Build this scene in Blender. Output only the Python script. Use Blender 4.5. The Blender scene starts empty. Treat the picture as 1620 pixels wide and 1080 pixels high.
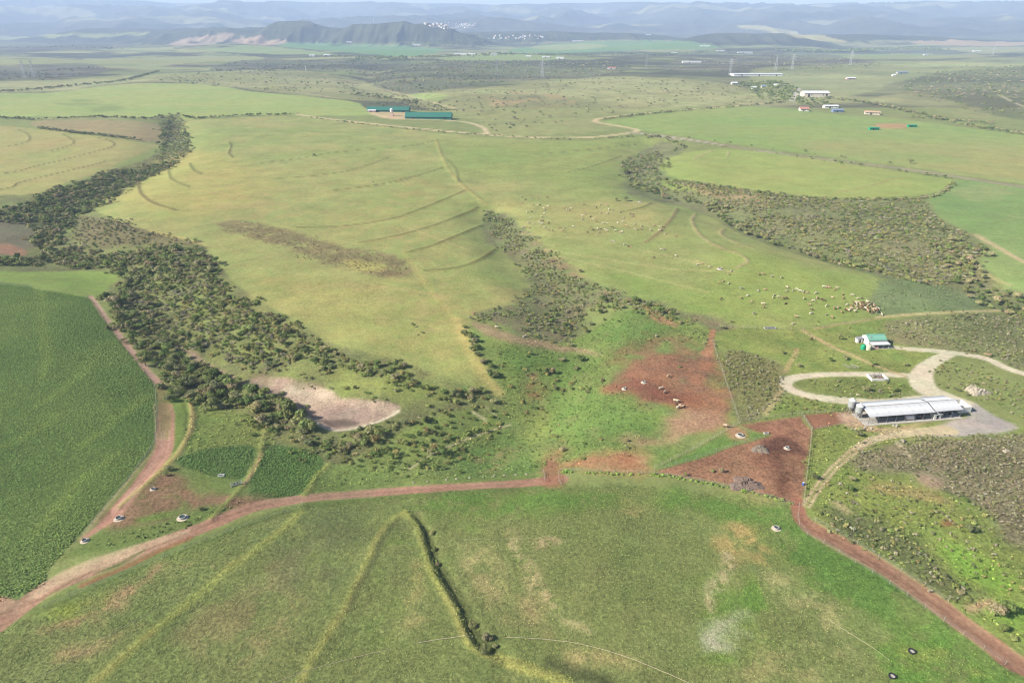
import bpy, bmesh, math, random
import numpy as np
from mathutils import Vector, Matrix

random.seed(7)
RNG = np.random.default_rng(7)
R = math.radians
scene = bpy.context.scene

# ------------------------------------------------------------------ camera
CAM_H = 120.0
FPX = 1080.0                       # focal length in pixels of the 1620 px wide frame
PITCH = math.atan((540 - 40) / FPX)
cam_d = bpy.data.cameras.new('camera')
cam_d.sensor_width = 36.0
cam_d.lens = 24.0
cam_d.clip_start = 0.5
cam_d.clip_end = 60000
cam = bpy.data.objects.new('camera', cam_d)
scene.collection.objects.link(cam)
cam.location = (0, 0, CAM_H)
cam.rotation_euler = (math.pi / 2 - PITCH, 0, 0)
scene.camera = cam

# ------------------------------------------------------------------ light
SUN_EL = R(35)
SUN_AZ = R(197)                    # direction towards the sun, measured from +X
to_sun = Vector((math.cos(SUN_AZ) * math.cos(SUN_EL), math.sin(SUN_AZ) * math.cos(SUN_EL), math.sin(SUN_EL)))
sun_d = bpy.data.lights.new('sun', 'SUN')
sun_d.energy = 4.7
sun_d.angle = R(0.53)
sun_d.color = (1.0, 0.93, 0.80)
sun = bpy.data.objects.new('sun', sun_d)
scene.collection.objects.link(sun)
sun.location = to_sun * 900
sun.rotation_euler = (-to_sun).to_track_quat('-Z', 'Y').to_euler()

world = bpy.data.worlds.new('World')
scene.world = world
world.use_nodes = True
wn = world.node_tree
sky = wn.nodes.new('ShaderNodeTexSky')
sky.sky_type = 'NISHITA'
sky.sun_disc = False
sky.sun_elevation = SUN_EL
sky.sun_rotation = math.atan2(to_sun.x, to_sun.y)
sky.altitude = 200
bg = [n for n in wn.nodes if n.type == 'BACKGROUND'][0]
bg.inputs['Strength'].default_value = 0.07
wn.links.new(sky.outputs[0], bg.inputs['Color'])

vs = scene.view_settings
vs.view_transform = 'Standard'
vs.look = 'None'
vs.gamma = 1.0
vs.use_curve_mapping = False
vs.exposure = 1.36
K_LIGHT = 2.35                     # display value of a sunlit surface divided by its albedo

scene.cycles.use_denoising = True
scene.cycles.max_bounces = 5
scene.cycles.diffuse_bounces = 2
scene.cycles.transparent_max_bounces = 4
scene.cycles.volume_bounces = 0
scene.cycles.use_adaptive_sampling = True
scene.cycles.filter_width = 1.1

col = scene.collection

# ------------------------------------------------------------------ helpers: colour, noise, projection
def lin(c):
    c = np.asarray(c, float) / 255.0
    return np.where(c <= 0.04045, c / 12.92, ((c + 0.055) / 1.055) ** 2.4)

def alb(c):
    """albedo of a surface that shows sRGB colour c in full sun"""
    return np.clip(lin(c) / K_LIGHT, 0.004, 0.85)

def _hash(ix, iy, seed):
    h = (ix.astype(np.int64) * 374761393 + iy.astype(np.int64) * 668265263 + seed * 144665) & 0xFFFFFFFF
    h = ((h ^ (h >> 13)) * 1274126177) & 0xFFFFFFFF
    h = (h ^ (h >> 16)) & 0xFFFFFFFF
    return h / 4294967295.0

def vnoise(x, y, seed=0):
    ix = np.floor(x); iy = np.floor(y)
    fx = x - ix; fy = y - iy
    fx = fx * fx * (3 - 2 * fx); fy = fy * fy * (3 - 2 * fy)
    a = _hash(ix, iy, seed); b = _hash(ix + 1, iy, seed)
    c = _hash(ix, iy + 1, seed); d = _hash(ix + 1, iy + 1, seed)
    return (a * (1 - fx) + b * fx) * (1 - fy) + (c * (1 - fx) + d * fx) * fy

def fbm(x, y, seed=0, octaves=4, gain=0.5):
    s = 0; amp = 1; tot = 0
    for o in range(octaves):
        s = s + amp * (vnoise(x, y, seed + o * 17) * 2 - 1)
        tot += amp; amp *= gain
        x = x * 2.03 + 11.3; y = y * 2.03 + 5.7
    return s / tot

def sstep(a, b, x):
    t = np.clip((x - a) / (b - a), 0, 1)
    return t * t * (3 - 2 * t)

CP, SP = math.cos(PITCH), math.sin(PITCH)

def rays(px, py):
    px = np.asarray(px, float); py = np.asarray(py, float)
    rx = (px - 810) / FPX
    up = (540 - py) / FPX
    return np.stack([rx, CP + up * SP, -SP + up * CP], -1)

def flat(px, py):
    d = rays(px, py)
    t = -CAM_H / np.minimum(d[..., 2], -1e-4)
    return d[..., 0] * t, d[..., 1] * t

def poly_dist(x, y, pts):
    """distance to a polyline and the position along it (0..1)"""
    best = np.full(x.shape, 1e18); along = np.zeros(x.shape)
    n = len(pts) - 1
    for i in range(n):
        ax, ay = pts[i]; bx, by = pts[i + 1]
        dx, dy = bx - ax, by - ay
        L = dx * dx + dy * dy + 1e-9
        t = np.clip(((x - ax) * dx + (y - ay) * dy) / L, 0, 1)
        dd = (x - ax - t * dx) ** 2 + (y - ay - t * dy) ** 2
        m = dd < best
        best = np.where(m, dd, best); along = np.where(m, (i + t) / n, along)
    return np.sqrt(best), along

def inside(x, y, pts):
    c = np.zeros(x.shape, bool)
    n = len(pts)
    for i in range(n):
        ax, ay = pts[i]; bx, by = pts[(i + 1) % n]
        if ay == by: continue
        c ^= ((ay > y) != (by > y)) & (x < (bx - ax) * (y - ay) / (by - ay) + ax)
    return c

def sdf_poly(x, y, pts):
    d, _ = poly_dist(x, y, list(pts) + [pts[0]])
    return np.where(inside(x, y, pts), -d, d)

def catmull(pts, closed=False, k=4):
    pts = [np.array(p, float) for p in pts]
    n = len(pts); out = []
    m = n if closed else n - 1
    for i in range(m):
        if closed:
            p0, p1, p2, p3 = pts[i - 1], pts[i], pts[(i + 1) % n], pts[(i + 2) % n]
        else:
            p0, p1, p2, p3 = pts[max(i - 1, 0)], pts[i], pts[i + 1], pts[min(i + 2, n - 1)]
        for j in range(k):
            t = j / k
            out.append(0.5 * (2 * p1 + (p2 - p0) * t + (2 * p0 - 5 * p1 + 4 * p2 - p3) * t * t + (3 * p1 - p0 - 3 * p2 + p3) * t ** 3))
    if not closed: out.append(pts[-1])
    return out

# ------------------------------------------------------------------ terrain height
def flatline(pts, k=3):
    c = catmull(pts, k=k)
    a = np.array(c)
    x, y = flat(a[:, 0], a[:, 1])
    return list(zip(x, y))

GULLIES = [
    (flatline([(275, 190), (265, 235), (200, 285), (110, 330), (80, 385), (170, 420), (240, 480), (320, 575), (430, 630), (560, 690), (700, 655), (800, 640)]), 7.0, 30),
    (flatline([(770, 330), (800, 380), (860, 440), (900, 500), (890, 590), (830, 650), (790, 680)]), 5.0, 19),
    (flatline([(1030, 225), (1010, 275), (1090, 310), (1180, 350), (1300, 390), (1450, 420), (1560, 450), (1640, 480)]), 6.0, 30),
    (flatline([(600, 105), (570, 125), (640, 150), (700, 165)]), 10.0, 60),
]

RIDGES = ((-900, 5200, 330, 330, 124, 1), (-620, 5120, 290, 280, 110, 2), (-400, 5040, 240, 240, 62, 3), (-1560, 5300, 260, 300, 116, 4),
          (-1250, 5450, 420, 330, 98, 5), (-2150, 5800, 620, 420, 84, 6), (1570, 5000, 420, 330, 62, 7), (-1850, 5550, 420, 320, 92, 8), (2600, 5600, 700, 300, 40, 9), (-3000, 6200, 800, 420, 70, 10), (700, 6000, 700, 380, 55, 11), (-180, 5900, 500, 380, 60, 12))
def ridges(x, y):
    """the dark ridge in the middle of the valley and its lower neighbours: height and cover"""
    best = np.zeros(x.shape); cov = np.zeros(x.shape)
    m = (y > 3900) & (y < 7000) & (np.abs(x) < 4000)
    if not m.any(): return best, cov
    X = x[m]; Y = y[m]; B = np.zeros(X.shape); Cv = np.zeros(X.shape)
    for cx, cy, lx, ly, hh, sd in RIDGES:
        dx = np.abs(X - cx) / lx; dy = (Y - cy) / ly
        rib = 1 + 0.95 * fbm(X / 80 + sd * 9, Y / 500, 300 + sd, 3)
        e = np.clip(1.2 * np.exp(-(dx ** 3.2) - (np.abs(dy) ** 2.2) * rib), 0, 1)
        h = hh * e * (1 + 0.06 * fbm(X / 150, Y / 150, 40 + sd, 3))
        B = np.maximum(B, h) + 0.25 * np.minimum(B, h)
        Cv = np.maximum(Cv, e)
    best[m] = B; cov[m] = Cv
    return best, cov

def hmacro(x, y):
    x = np.asarray(x, float); y = np.asarray(y, float)
    z = 2.6 * fbm(x / 170 + 3, y / 170 + 9, 5, 3)
    for pts, dep, w in GULLIES:
        a = np.array(pts)
        m = (x > a[:, 0].min() - 3 * w) & (x < a[:, 0].max() + 3 * w) & (y > a[:, 1].min() - 3 * w) & (y < a[:, 1].max() + 3 * w)
        if m.any():
            d, _ = poly_dist(x[m], y[m], pts)
            z[m] -= dep * np.exp(-(d / w) ** 2)
    f = sstep(1150, 2300, y)
    z = z + f * 19 * fbm(x / 700 + 1, y / 520 + 4, 31, 4)
    f2 = sstep(2300, 4200, y)
    z = z + f2 * 26 * fbm(x / 1300 + 7, y / 900, 77, 4)
    rr = np.hypot(x * 0.8, y)
    # mountains closing the valley
    rm = 6900 + 900 * fbm(x / 3000, y / 9000, 12, 2)
    ramp = sstep(0, 1, (rr - rm) / 9500)
    rid = 1 - np.abs(fbm(x / 1500 + 2, y / 2100 + 8, 91, 5, 0.5)) * 2.1
    rid2 = 1 - np.abs(fbm(x / 620 + 5, y / 900 + 3, 191, 4, 0.5)) * 2.1
    front = sstep(0, 1500, rr - rm)
    mz = ramp * 395 + front * (105 + 85 * ramp) * np.clip(rid, -0.6, 1) + front * 52 * np.clip(rid2, -0.6, 1)
    cap = 470 + 22 * fbm(x / 5000, y / 5000, 55, 3) - 0.0035 * x
    z = z + np.minimum(mz, cap + 0.12 * (mz - cap))
    return z + ridges(x, y)[0]

def P(px, py):
    """point of the terrain seen at a pixel of the 1620 x 1080 photograph"""
    px = np.atleast_1d(np.asarray(px, float)); py = np.atleast_1d(np.asarray(py, float))
    d = rays(px, py)
    n = len(px)
    if py.min() > 135:
        t = -CAM_H / d[:, 2]
        for _ in range(5):
            z = hmacro(d[:, 0] * t, d[:, 1] * t)
            t = (z - CAM_H) / d[:, 2]
    else:
        ts = 60 * 1.012 ** np.arange(0, 480)
        X = d[:, 0:1] * ts; Y = d[:, 1:2] * ts; Z = CAM_H + d[:, 2:3] * ts
        H = hmacro(X, Y)
        under = Z < H
        under[:, -1] = True
        k = under.argmax(1)
        k = np.maximum(k, 1)
        i = np.arange(n)
        a = (Z - H)[i, k - 1]; b = (Z - H)[i, k]
        w = np.clip(a / np.maximum(a - b, 1e-6), 0, 1)
        t = ts[k - 1] * (1 - w) + ts[k] * w
    x = d[:, 0] * t; y = d[:, 1] * t
    return np.stack([x, y, hmacro(x, y)], -1)

def p1(px, py):
    return Vector(P(px, py)[0])

def wpoly(pts, closed=True, smooth=True, k=3):
    if smooth: pts = catmull(pts, closed, k)
    a = np.array(pts, float)
    w = P(a[:, 0], a[:, 1])
    return [(q[0], q[1]) for q in w]

# ------------------------------------------------------------------ ground sheet (one surface, finer near by, painted with its land cover)
STEP = 1.9
def build_rows():
    ys = []
    py = 1210.0
    while True:
        dep = PITCH - math.atan((540 - py) / FPX)
        if dep <= 0.0005: break
        y = CAM_H / math.tan(dep)
        ys.append(y)
        if y > 900: break
        py -= STEP
    while ys[-1] < 18500:
        y = ys[-1]
        dep = math.atan(CAM_H / y)
        dpx = y * y / (CAM_H * FPX) * STEP * 0.87
        ys.append(y + min(dpx, 0.0085 * y, 110 if y < 9000 else 170))
    return np.array(ys)
ROWS = build_rows()
du = STEP / FPX * 0.907
uc = np.arange(-0.77, 0.77, du)
uo = 0.77 + np.cumsum(np.linspace(du, du * 14, 50))
UCOL = np.concatenate([-uo[::-1], uc, uo])
NR, NC = len(ROWS), len(UCOL)
GX = (UCOL[None, :] * (ROWS[:, None] + 55)).ravel()
GY = np.repeat(ROWS, NC)
GZ = hmacro(GX, GY)
NV = len(GX)
GCOL = np.zeros((NV, 3)); GTEX = np.full(NV, 0.5); GZONE = np.zeros(NV, np.int16)
NW1x = fbm(GX / 9, GY / 9, 201, 3); NW1y = fbm(GX / 9, GY / 9, 202, 3)
NW2x = fbm(GX / 70, GY / 70, 203, 3); NW2y = fbm(GX / 70, GY / 70, 204, 3)
NP1 = fbm(GX / 7, GY / 7, 211, 4, 0.6)
NP2 = fbm(GX / 40, GY / 40, 212, 4, 0.6)
NP3 = fbm(GX / 260, GY / 160, 213, 5, 0.55)
NP4 = fbm(GX / 1.6, GY / 1.6, 214, 3, 0.6)
SLICE = {}

ZONES = ['ground']
def zone_id(name):
    if name is None: return None
    if name not in ZONES: ZONES.append(name)
    return ZONES.index(name)

def _apply(idx, a, rgb, tex, zid, rgb2=None, nz=None):
    c = alb(rgb)
    if rgb2 is not None:
        t = np.clip(nz[idx] * 1.3 + 0.5, 0, 1)[:, None]
        c = c * (1 - t) + alb(rgb2) * t
    GCOL[idx] = GCOL[idx] * (1 - a[:, None]) + c * a[:, None]
    if tex is not None: GTEX[idx] = GTEX[idx] * (1 - a) + tex * a
    if zid is not None: GZONE[idx[a > 0.5]] = zid

def _patch(idx, patch):
    kind, thr, wid = patch
    n = {1: NP1, 2: NP2, 3: NP3, 4: NP4, 5: 0.6 * NP1 + 0.6 * NP2}[kind][idx]
    return sstep(thr - wid, thr + wid, n)

def area(zone, rgb, pts, soft=1.5, warp=1.0, alpha=1.0, tex=None, patch=None, smooth=True, rgb2=None, nz=2, world=False):
    pts = pts if world else wpoly(pts, True, smooth)
    A = np.array(pts)
    m = soft + warp * 2
    idx = np.nonzero((GX > A[:, 0].min() - m) & (GX < A[:, 0].max() + m) & (GY > A[:, 1].min() - m) & (GY < A[:, 1].max() + m))[0]
    if not len(idx): return pts
    qx = GX[idx] + warp * (NW1x[idx] + 0.8 * NW2x[idx]); qy = GY[idx] + warp * (NW1y[idx] + 0.8 * NW2y[idx])
    d = sdf_poly(qx, qy, pts)
    a = alpha * (1 - sstep(-soft, soft, d))
    if patch: a = a * _patch(idx, patch)
    k = a > 0.004
    _apply(idx[k], a[k], rgb, tex, zone_id(zone), rgb2, {1: NP1, 2: NP2, 3: NP3, 4: NP4}[nz])
    return pts

def line(zone, rgb, pts, width, soft=0.5, warp=0.3, alpha=1.0, tex=None, patch=None, relief=0.0, rw=None, off=0.0, rgb2=None, nz=1, k=5):
    w = wpoly(pts, False, True, k)
    A = np.array(w)
    if off:
        t = np.gradient(A, axis=0); t /= np.linalg.norm(t, axis=1)[:, None] + 1e-9
        A = A + np.stack([-t[:, 1], t[:, 0]], 1) * off
        w = [tuple(q) for q in A]
    wmax = width if np.isscalar(width) else max(width)
    m = wmax + soft + warp * 2 + 3 * (rw or 0)
    idx = np.nonzero((GX > A[:, 0].min() - m) & (GX < A[:, 0].max() + m) & (GY > A[:, 1].min() - m) & (GY < A[:, 1].max() + m))[0]
    if not len(idx): return w
    qx = GX[idx] + warp * NW1x[idx]; qy = GY[idx] + warp * NW1y[idx]
    d, al = poly_dist(qx, qy, w)
    hw = (width if np.isscalar(width) else np.interp(al, np.linspace(0, 1, len(width)), width)) * 0.5
    # a strip thinner than the sheet's mesh keeps its width by fading instead
    a = alpha * (1 - sstep(hw - soft, hw + soft, d))
    if patch: a = a * _patch(idx, patch)
    kk = a > 0.004
    if rgb is not None: _apply(idx[kk], a[kk], rgb, tex, zone_id(zone), rgb2, {1: NP1, 2: NP2, 3: NP3, 4: NP4}[nz])
    if relief:
        GZ[idx] += relief * np.exp(-(d / (rw or wmax * 0.5)) ** 2)
    return w

# ---- far country first: scrub with pale fields by distance
base_near = alb((150, 160, 98)); base_scr = alb((112, 112, 84)); base_pale = alb((172, 172, 122))
t = sstep(-0.25, 0.35, NP3)[:, None]
GCOL[:] = base_scr * (1 - t) + base_pale * t
FAR = GY > 1500
st = fbm(GX / 900 + 4, GY / 260 + 2, 401, 4, 0.55)
tt = (sstep(-0.05, 0.12, st) * sstep(1300, 2000, GY) * 0.75)[:, None]
GCOL[:] = GCOL * (1 - tt) + alb((178, 176, 130)) * tt
st2 = fbm(GX / 700 + 14, GY / 200 + 7, 402, 4, 0.55)
tt = (sstep(0.02, 0.16, st2) * sstep(1300, 2000, GY) * 0.85)[:, None]
GCOL[:] = GCOL * (1 - tt) + alb((84, 84, 72)) * tt
st4 = fbm(GX / 260 + 9, GY / 120 + 5, 403, 4, 0.6)
tt = (sstep(0.08, 0.2, st4) * sstep(1300, 2000, GY) * 0.75)[:, None]
GCOL[:] = GCOL * (1 - tt) + alb((88, 96, 70)) * tt
tt = (sstep(0.1, 0.25, -st4) * sstep(1300, 2000, GY) * 0.6)[:, None]
GCOL[:] = GCOL * (1 - tt) + alb((160, 176, 112)) * tt
mt = (sstep(6600, 7600, np.hypot(GX * 0.8, GY)) * 0.92)[:, None]
GCOL[:] = GCOL * (1 - mt) + (alb((96, 96, 86)) * np.clip(0.85 + 0.9 * fbm(GX / 900, GY / 700, 409, 4, .6)[:, None], .3, 2)) * mt
GZONE[np.hypot(GX * 0.8, GY) > 7000] = zone_id('hills')
st3 = fbm(GX / 1500 + 3, GY / 420 + 1, 405, 3, 0.5)
tt = (sstep(0.30, 0.38, st3) * sstep(7000, 8000, GY) * 0.6)[:, None]
GCOL[:] = GCOL * (1 - tt) + alb((190, 186, 140)) * tt
rc = (sstep(0.04, 0.18, ridges(GX, GY)[1]) * 0.9)[:, None]
GCOL[:] = GCOL * (1 - rc) + alb((78, 82, 66)) * (1 + 0.5 * NP2[:, None]) * rc
NEAR = GY < 1150
GCOL[NEAR] = base_near

SCR = (116, 114, 84); SCR2 = (134, 134, 90); OLV = (160, 164, 104)
PAST = (180, 178, 114); PAST2 = (160, 172, 102); GRN = (124, 152, 76); GRN2 = (140, 156, 84)
RED = (154, 116, 94); RED2 = (178, 124, 96); PINK = (202, 160, 132); PALE = (226, 212, 180)
ROAD = (172, 128, 108); ROAD2 = (190, 152, 130)

# far patches
for z, c, q in [
    ('far_field', (196, 172, 146), [(265, 71), (300, 60), (345, 54), (372, 55), (350, 66), (320, 72)]),
    ('far_field', (200, 172, 146), [(365, 66), (400, 59), (455, 66), (430, 72), (385, 70)]),
    ('far_field', (116, 168, 104), [(440, 72), (470, 67), (560, 70), (650, 74), (705, 80), (640, 90), (560, 84), (490, 78)]),
    ('far_field', (150, 176, 110), [(330, 78), (400, 72), (470, 78), (530, 86), (430, 86), (350, 82)]),
    ('far_field', (120, 168, 100), [(800, 82), (850, 72), (950, 66), (1050, 64), (1120, 70), (1130, 77), (1000, 80), (900, 84)]),
    ('far_field', (170, 182, 116), [(840, 74), (930, 69), (960, 74), (880, 80)]),
    ('far_field', (150, 176, 110), [(690, 93), (760, 86), (880, 88), (880, 95), (760, 98)]),
    ('far_field', (200, 190, 132), [(1165, 42), (1200, 41), (1260, 50), (1340, 66), (1290, 64), (1220, 52)]),
    ('far_field', (204, 178, 142), [(1440, 67), (1500, 64), (1620, 67), (1660, 70), (1560, 73), (1470, 71)]),
    ('far_field', (176, 178, 128), [(1490, 76), (1600, 74), (1660, 78), (1560, 84)]),
    ('far_field', (152, 172, 110), [(1220, 86), (1330, 84), (1500, 88), (1400, 92), (1280, 91)]),
    ('far_field', (164, 172, 112), [(-170, 60), (100, 55), (230, 52), (210, 57), (80, 61), (-170, 64)]),
    ('far_field', (168, 172, 116), [(-170, 96), (150, 93), (330, 88), (420, 92), (300, 100), (-170, 104)]),
    (None, (84, 80, 72), [(-170, 110), (60, 102), (140, 100), (170, 112), (100, 122), (-170, 126)]),
    (None, (84, 80, 72), [(-170, 70), (120, 63), (190, 66), (180, 78), (-170, 80)]),
    (None, (80, 80, 70), [(330, 112), (380, 96), (500, 96), (580, 98), (600, 110), (480, 112), (400, 116)]),
    (None, (80, 82, 66), [(590, 136), (620, 112), (700, 97), (820, 96), (960, 98), (1000, 108), (940, 122), (800, 130), (680, 146), (630, 148)]),
    (None, (78, 82, 66), [(540, 92), (600, 95), (660, 100), (620, 112), (580, 112), (550, 104)]),
    (None, (92, 86, 76), [(1040, 104), (1200, 84), (1260, 78), (1340, 92), (1400, 102), (1230, 112), (1100, 112)]),
    (None, (84, 86, 72), [(1140, 50), (1190, 46), (1260, 62), (1120, 66)]),
    (None, (70, 78, 66), [(1230, 82), (1360, 80), (1500, 80), (1500, 84), (1360, 86)]),
    (None, (172, 172, 116), [(-170, 135), (60, 128), (200, 120), (380, 112), (470, 112), (560, 124), (590, 136), (640, 160), (560, 158), (430, 146), (330, 133), (210, 130), (70, 145), (-170, 150)]),
    (None, (176, 176, 118), [(640, 160), (760, 140), (880, 128), (960, 122), (1060, 124), (1150, 132), (1200, 150), (1190, 164), (1080, 172), (960, 182), (940, 190), (960, 205), (860, 214), (770, 212), (760, 200), (720, 180)]),
    (None, (168, 174, 116), [(1190, 110), (1300, 104), (1460, 96), (1660, 92), (1660, 120), (1500, 120), (1420, 130), (1360, 150), (1240, 160), (1200, 140)]),
    (None, (116, 118, 82), [(1430, 132), (1480, 116), (1580, 108), (1660, 110), (1660, 190), (1560, 180), (1480, 160), (1430, 150)]),
    (None, (170, 168, 114), [(1380, 158), (1450, 146), (1500, 158), (1570, 180), (1560, 190), (1460, 170)]),
    (None, (150, 188, 92), [(650, 150), (690, 148), (706, 156), (680, 162)]),
]:
    if z is None and sum(c) < 300: c = tuple(v + 14 for v in c)
    area(z, c, q, soft=8, warp=14, tex=0.6, alpha=0.93 if z else .66, patch=None if z else (2, -.55, .6), rgb2=None if z else tuple(min(255, v + 22) for v in c), nz=3)
area(None, (150, 150, 100), [(640, 160), (760, 140), (960, 122), (1150, 132), (1190, 164), (960, 182), (760, 200)], soft=10, warp=15, patch=(2, 0.1, 0.2), alpha=0.6)
area(None, (206, 170, 130), [(780, 150), (900, 140), (920, 160), (800, 172)], soft=10, warp=10, patch=(2, 0.1, 0.2), alpha=0.6)

# upper fields
area('field', (160, 186, 104), [(-190, 153), (70, 147), (150, 138), (215, 132), (262, 132), (330, 134), (400, 145), (470, 151), (560, 161), (575, 170), (590, 182), (480, 183), (400, 182), (330, 186), (290, 189), (250, 187), (180, 186), (100, 185), (-190, 184)], soft=3, warp=3, tex=0.35, rgb2=(178, 190, 112), nz=3)
area(None, (112, 150, 84), [(90, 160), (150, 158), (200, 172), (160, 178), (110, 170)], soft=12, warp=8, alpha=0.5, patch=(2, 0, .3))
area('fallow_strip', (174, 160, 116), [(55, 192), (160, 190), (262, 198), (256, 222), (215, 222), (160, 212), (100, 206), (60, 202)], soft=2, warp=2, tex=0.4)
area('terraced_field', (178, 178, 112), [(-190, 196), (55, 204), (120, 211), (200, 222), (250, 230), (248, 240), (222, 258), (180, 268), (120, 285), (60, 306), (0, 338), (-190, 365)], soft=2, warp=2, tex=0.35, rgb2=(186, 176, 116))
area(None, (150, 176, 96), [(180, 262), (235, 240), (249, 232), (246, 244), (200, 268)], soft=4, warp=2, alpha=.8)
# scrub of the west valley
area('valley_floor', (146, 154, 94), [(250, 190), (290, 192), (300, 215), (305, 245), (270, 262), (200, 296), (150, 330), (230, 362), (330, 385), (370, 445), (440, 500), (530, 545), (620, 570), (720, 600), (790, 628), (800, 650), (740, 690), (660, 750), (560, 762), (470, 740), (440, 700), (360, 650), (270, 620), (240, 560), (170, 470), (130, 430), (-190, 440), (-190, 330), (60, 306), (180, 268), (240, 248), (262, 225)], soft=2, warp=2, tex=1.0, rgb2=(130, 132, 90), nz=1)
area(None, (140, 134, 108), [(-190, 345), (40, 345), (60, 370), (40, 395), (-190, 400)], soft=4, warp=3, tex=.7)
area(None, (182, 144, 116), [(-20, 386), (20, 388), (45, 402), (20, 404), (-20, 398)], soft=2, warp=2)
area(None, (136, 124, 92), [(120, 345), (170, 345), (260, 370), (320, 388), (230, 385), (150, 390), (125, 375)], soft=4, warp=4, alpha=.8, tex=1)
area(None, (152, 170, 88), [(320, 460), (370, 510), (430, 550), (480, 575), (600, 600), (700, 625), (640, 648), (560, 632), (470, 604), (400, 590), (330, 560), (290, 500)], soft=8, warp=8, alpha=.75, tex=.6, patch=(2, -0.25, .3))
area(None, (140, 150, 96), [(290, 430), (330, 450), (390, 520), (360, 540), (300, 500)], soft=6, warp=6, alpha=.6, patch=(1, 0, .3))
# pasture
area('pasture', PAST, [(283, 205), (300, 192), (350, 188), (450, 184), (540, 190), (620, 201), (690, 210), (770, 217), (860, 222), (960, 221), (1010, 217), (1056, 222), (1025, 236), (992, 250), (984, 262), (986, 285), (966, 306), (1000, 318), (1070, 326), (1125, 345), (1180, 373), (1250, 399), (1320, 420), (1375, 434), (1392, 448), (1384, 470), (1350, 500), (1270, 516), (1150, 518), (1080, 492), (1000, 472), (935, 447), (880, 408), (845, 378), (815, 352), (775, 335), (762, 345), (770, 375), (800, 398), (836, 440), (832, 468), (800, 484), (740, 500), (728, 510), (748, 550), (792, 622), (740, 612), (690, 592), (600, 562), (525, 542), (462, 505), (420, 480), (370, 447), (335, 405), (318, 385), (240, 366), (175, 344), (152, 326), (196, 297), (250, 270), (298, 256), (305, 240), (290, 218)], soft=1.2, warp=1.2, tex=0.6, rgb2=PAST2, nz=2)
area(None, (150, 172, 92), [(690, 220), (780, 224), (950, 224), (1020, 222), (985, 255), (985, 290), (950, 310), (880, 290), (800, 280), (740, 270), (700, 250)], soft=25, warp=12, alpha=.75)
area(None, (150, 178, 88), [(1130, 400), (1200, 395), (1300, 425), (1380, 440), (1370, 480), (1330, 500), (1200, 512), (1130, 505), (1040, 475), (980, 455), (1010, 440), (1090, 460), (1120, 430)], soft=18, warp=10, alpha=.85)
area(None, (130, 164, 78), [(930, 430), (1000, 445), (1100, 480), (1200, 500), (1330, 490), (1180, 512), (1080, 488), (1000, 465)], soft=10, warp=8, alpha=.6, patch=(2, -.1, .3))
area(None, (194, 186, 112), [(230, 270), (330, 235), (430, 300), (300, 345), (190, 325)], soft=25, warp=15, alpha=.7)
area(None, (196, 184, 116), [(420, 440), (600, 470), (720, 500), (760, 590), (640, 565), (500, 520)], soft=20, warp=12, alpha=.6)
area(None, (206, 186, 132), [(860, 330), (1000, 320), (1060, 330), (1000, 360), (880, 350)], soft=12, warp=10, alpha=.5, patch=(2, 0, .3))
for pq in ([(300, 215), (420, 200), (540, 215), (640, 240), (560, 260), (420, 240)], [(560, 300), (680, 290), (720, 330), (640, 350), (560, 340)], [(500, 470), (600, 480), (700, 520), (640, 540), (540, 510)], [(640, 440), (780, 420), (820, 450), (740, 490)]):
    area(None, (158, 174, 98), pq, soft=22, warp=14, alpha=.6, patch=(2, -.1, .4))
area(None, (196, 172, 122), [(300, 280), (640, 260), (740, 400), (700, 560), (420, 440)], soft=20, warp=14, alpha=.5, patch=(5, .18, .3))
area(None, (150, 136, 98), [(340, 350), (400, 350), (470, 368), (540, 393), (600, 400), (645, 412), (655, 428), (620, 442), (560, 432), (500, 415), (430, 388), (380, 372), (346, 360)], soft=4, warp=5, alpha=.95, tex=1.2, patch=(1, -.35, .25))
area(None, (190, 180, 108), [(540, 412), (600, 418), (590, 428), (540, 424)], soft=5, warp=4, alpha=.8)
# central gully
area('gully_scrub', (136, 146, 94), [(775, 335), (815, 352), (845, 378), (880, 408), (935, 447), (1000, 472), (1080, 492), (1150, 516), (1140, 530), (1060, 505), (1000, 490), (940, 480), (920, 500), (900, 540), (840, 545), (790, 520), (745, 505), (740, 500), (800, 484), (832, 468), (836, 440), (800, 398), (770, 375), (762, 345)], soft=4, warp=6, tex=1.1, rgb2=(144, 136, 104), nz=1)
area(None, (176, 146, 112), [(845, 378), (935, 447), (1000, 472), (1130, 512), (1060, 500), (960, 468), (880, 430)], soft=3, warp=3, alpha=.6, patch=(1, 0, .3))
# lower paddocks
area('paddock', (126, 150, 84), [(745, 505), (800, 520), (850, 545), (920, 530), (1000, 490), (1140, 528), (1130, 560), (1150, 610), (1168, 668), (1100, 700), (1036, 748), (960, 745), (884, 745), (870, 720), (850, 745), (800, 757), (660, 762), (560, 770), (500, 770), (470, 740), (560, 735), (620, 690), (700, 655), (790, 650), (780, 600), (740, 540)], soft=2, warp=2, tex=0.8, rgb2=(140, 164, 84), nz=1)
area(None, (96, 142, 66), [(780, 545), (900, 560), (960, 590), (900, 640), (830, 660), (800, 600)], soft=10, warp=8, alpha=.65, patch=(1, -.2, .4))
area(None, (100, 146, 70), [(920, 520), (1010, 490), (1070, 530), (1000, 560), (930, 550)], soft=10, warp=8, alpha=.6, patch=(1, -.3, .4))
area(None, (106, 150, 72), [(850, 660), (960, 610), (1040, 660), (1020, 700), (900, 720)], soft=10, warp=8, alpha=.7, patch=(1, -.3, .4))
area(None, RED, [(968, 598), (1000, 570), (1050, 560), (1110, 555), (1130, 552), (1146, 600), (1168, 665), (1120, 685), (1080, 655), (1040, 640), (980, 625), (965, 612)], soft=5, warp=7, tex=.9, rgb2=(186, 130, 98), nz=1, patch=(1, -.75, .45))
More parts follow.
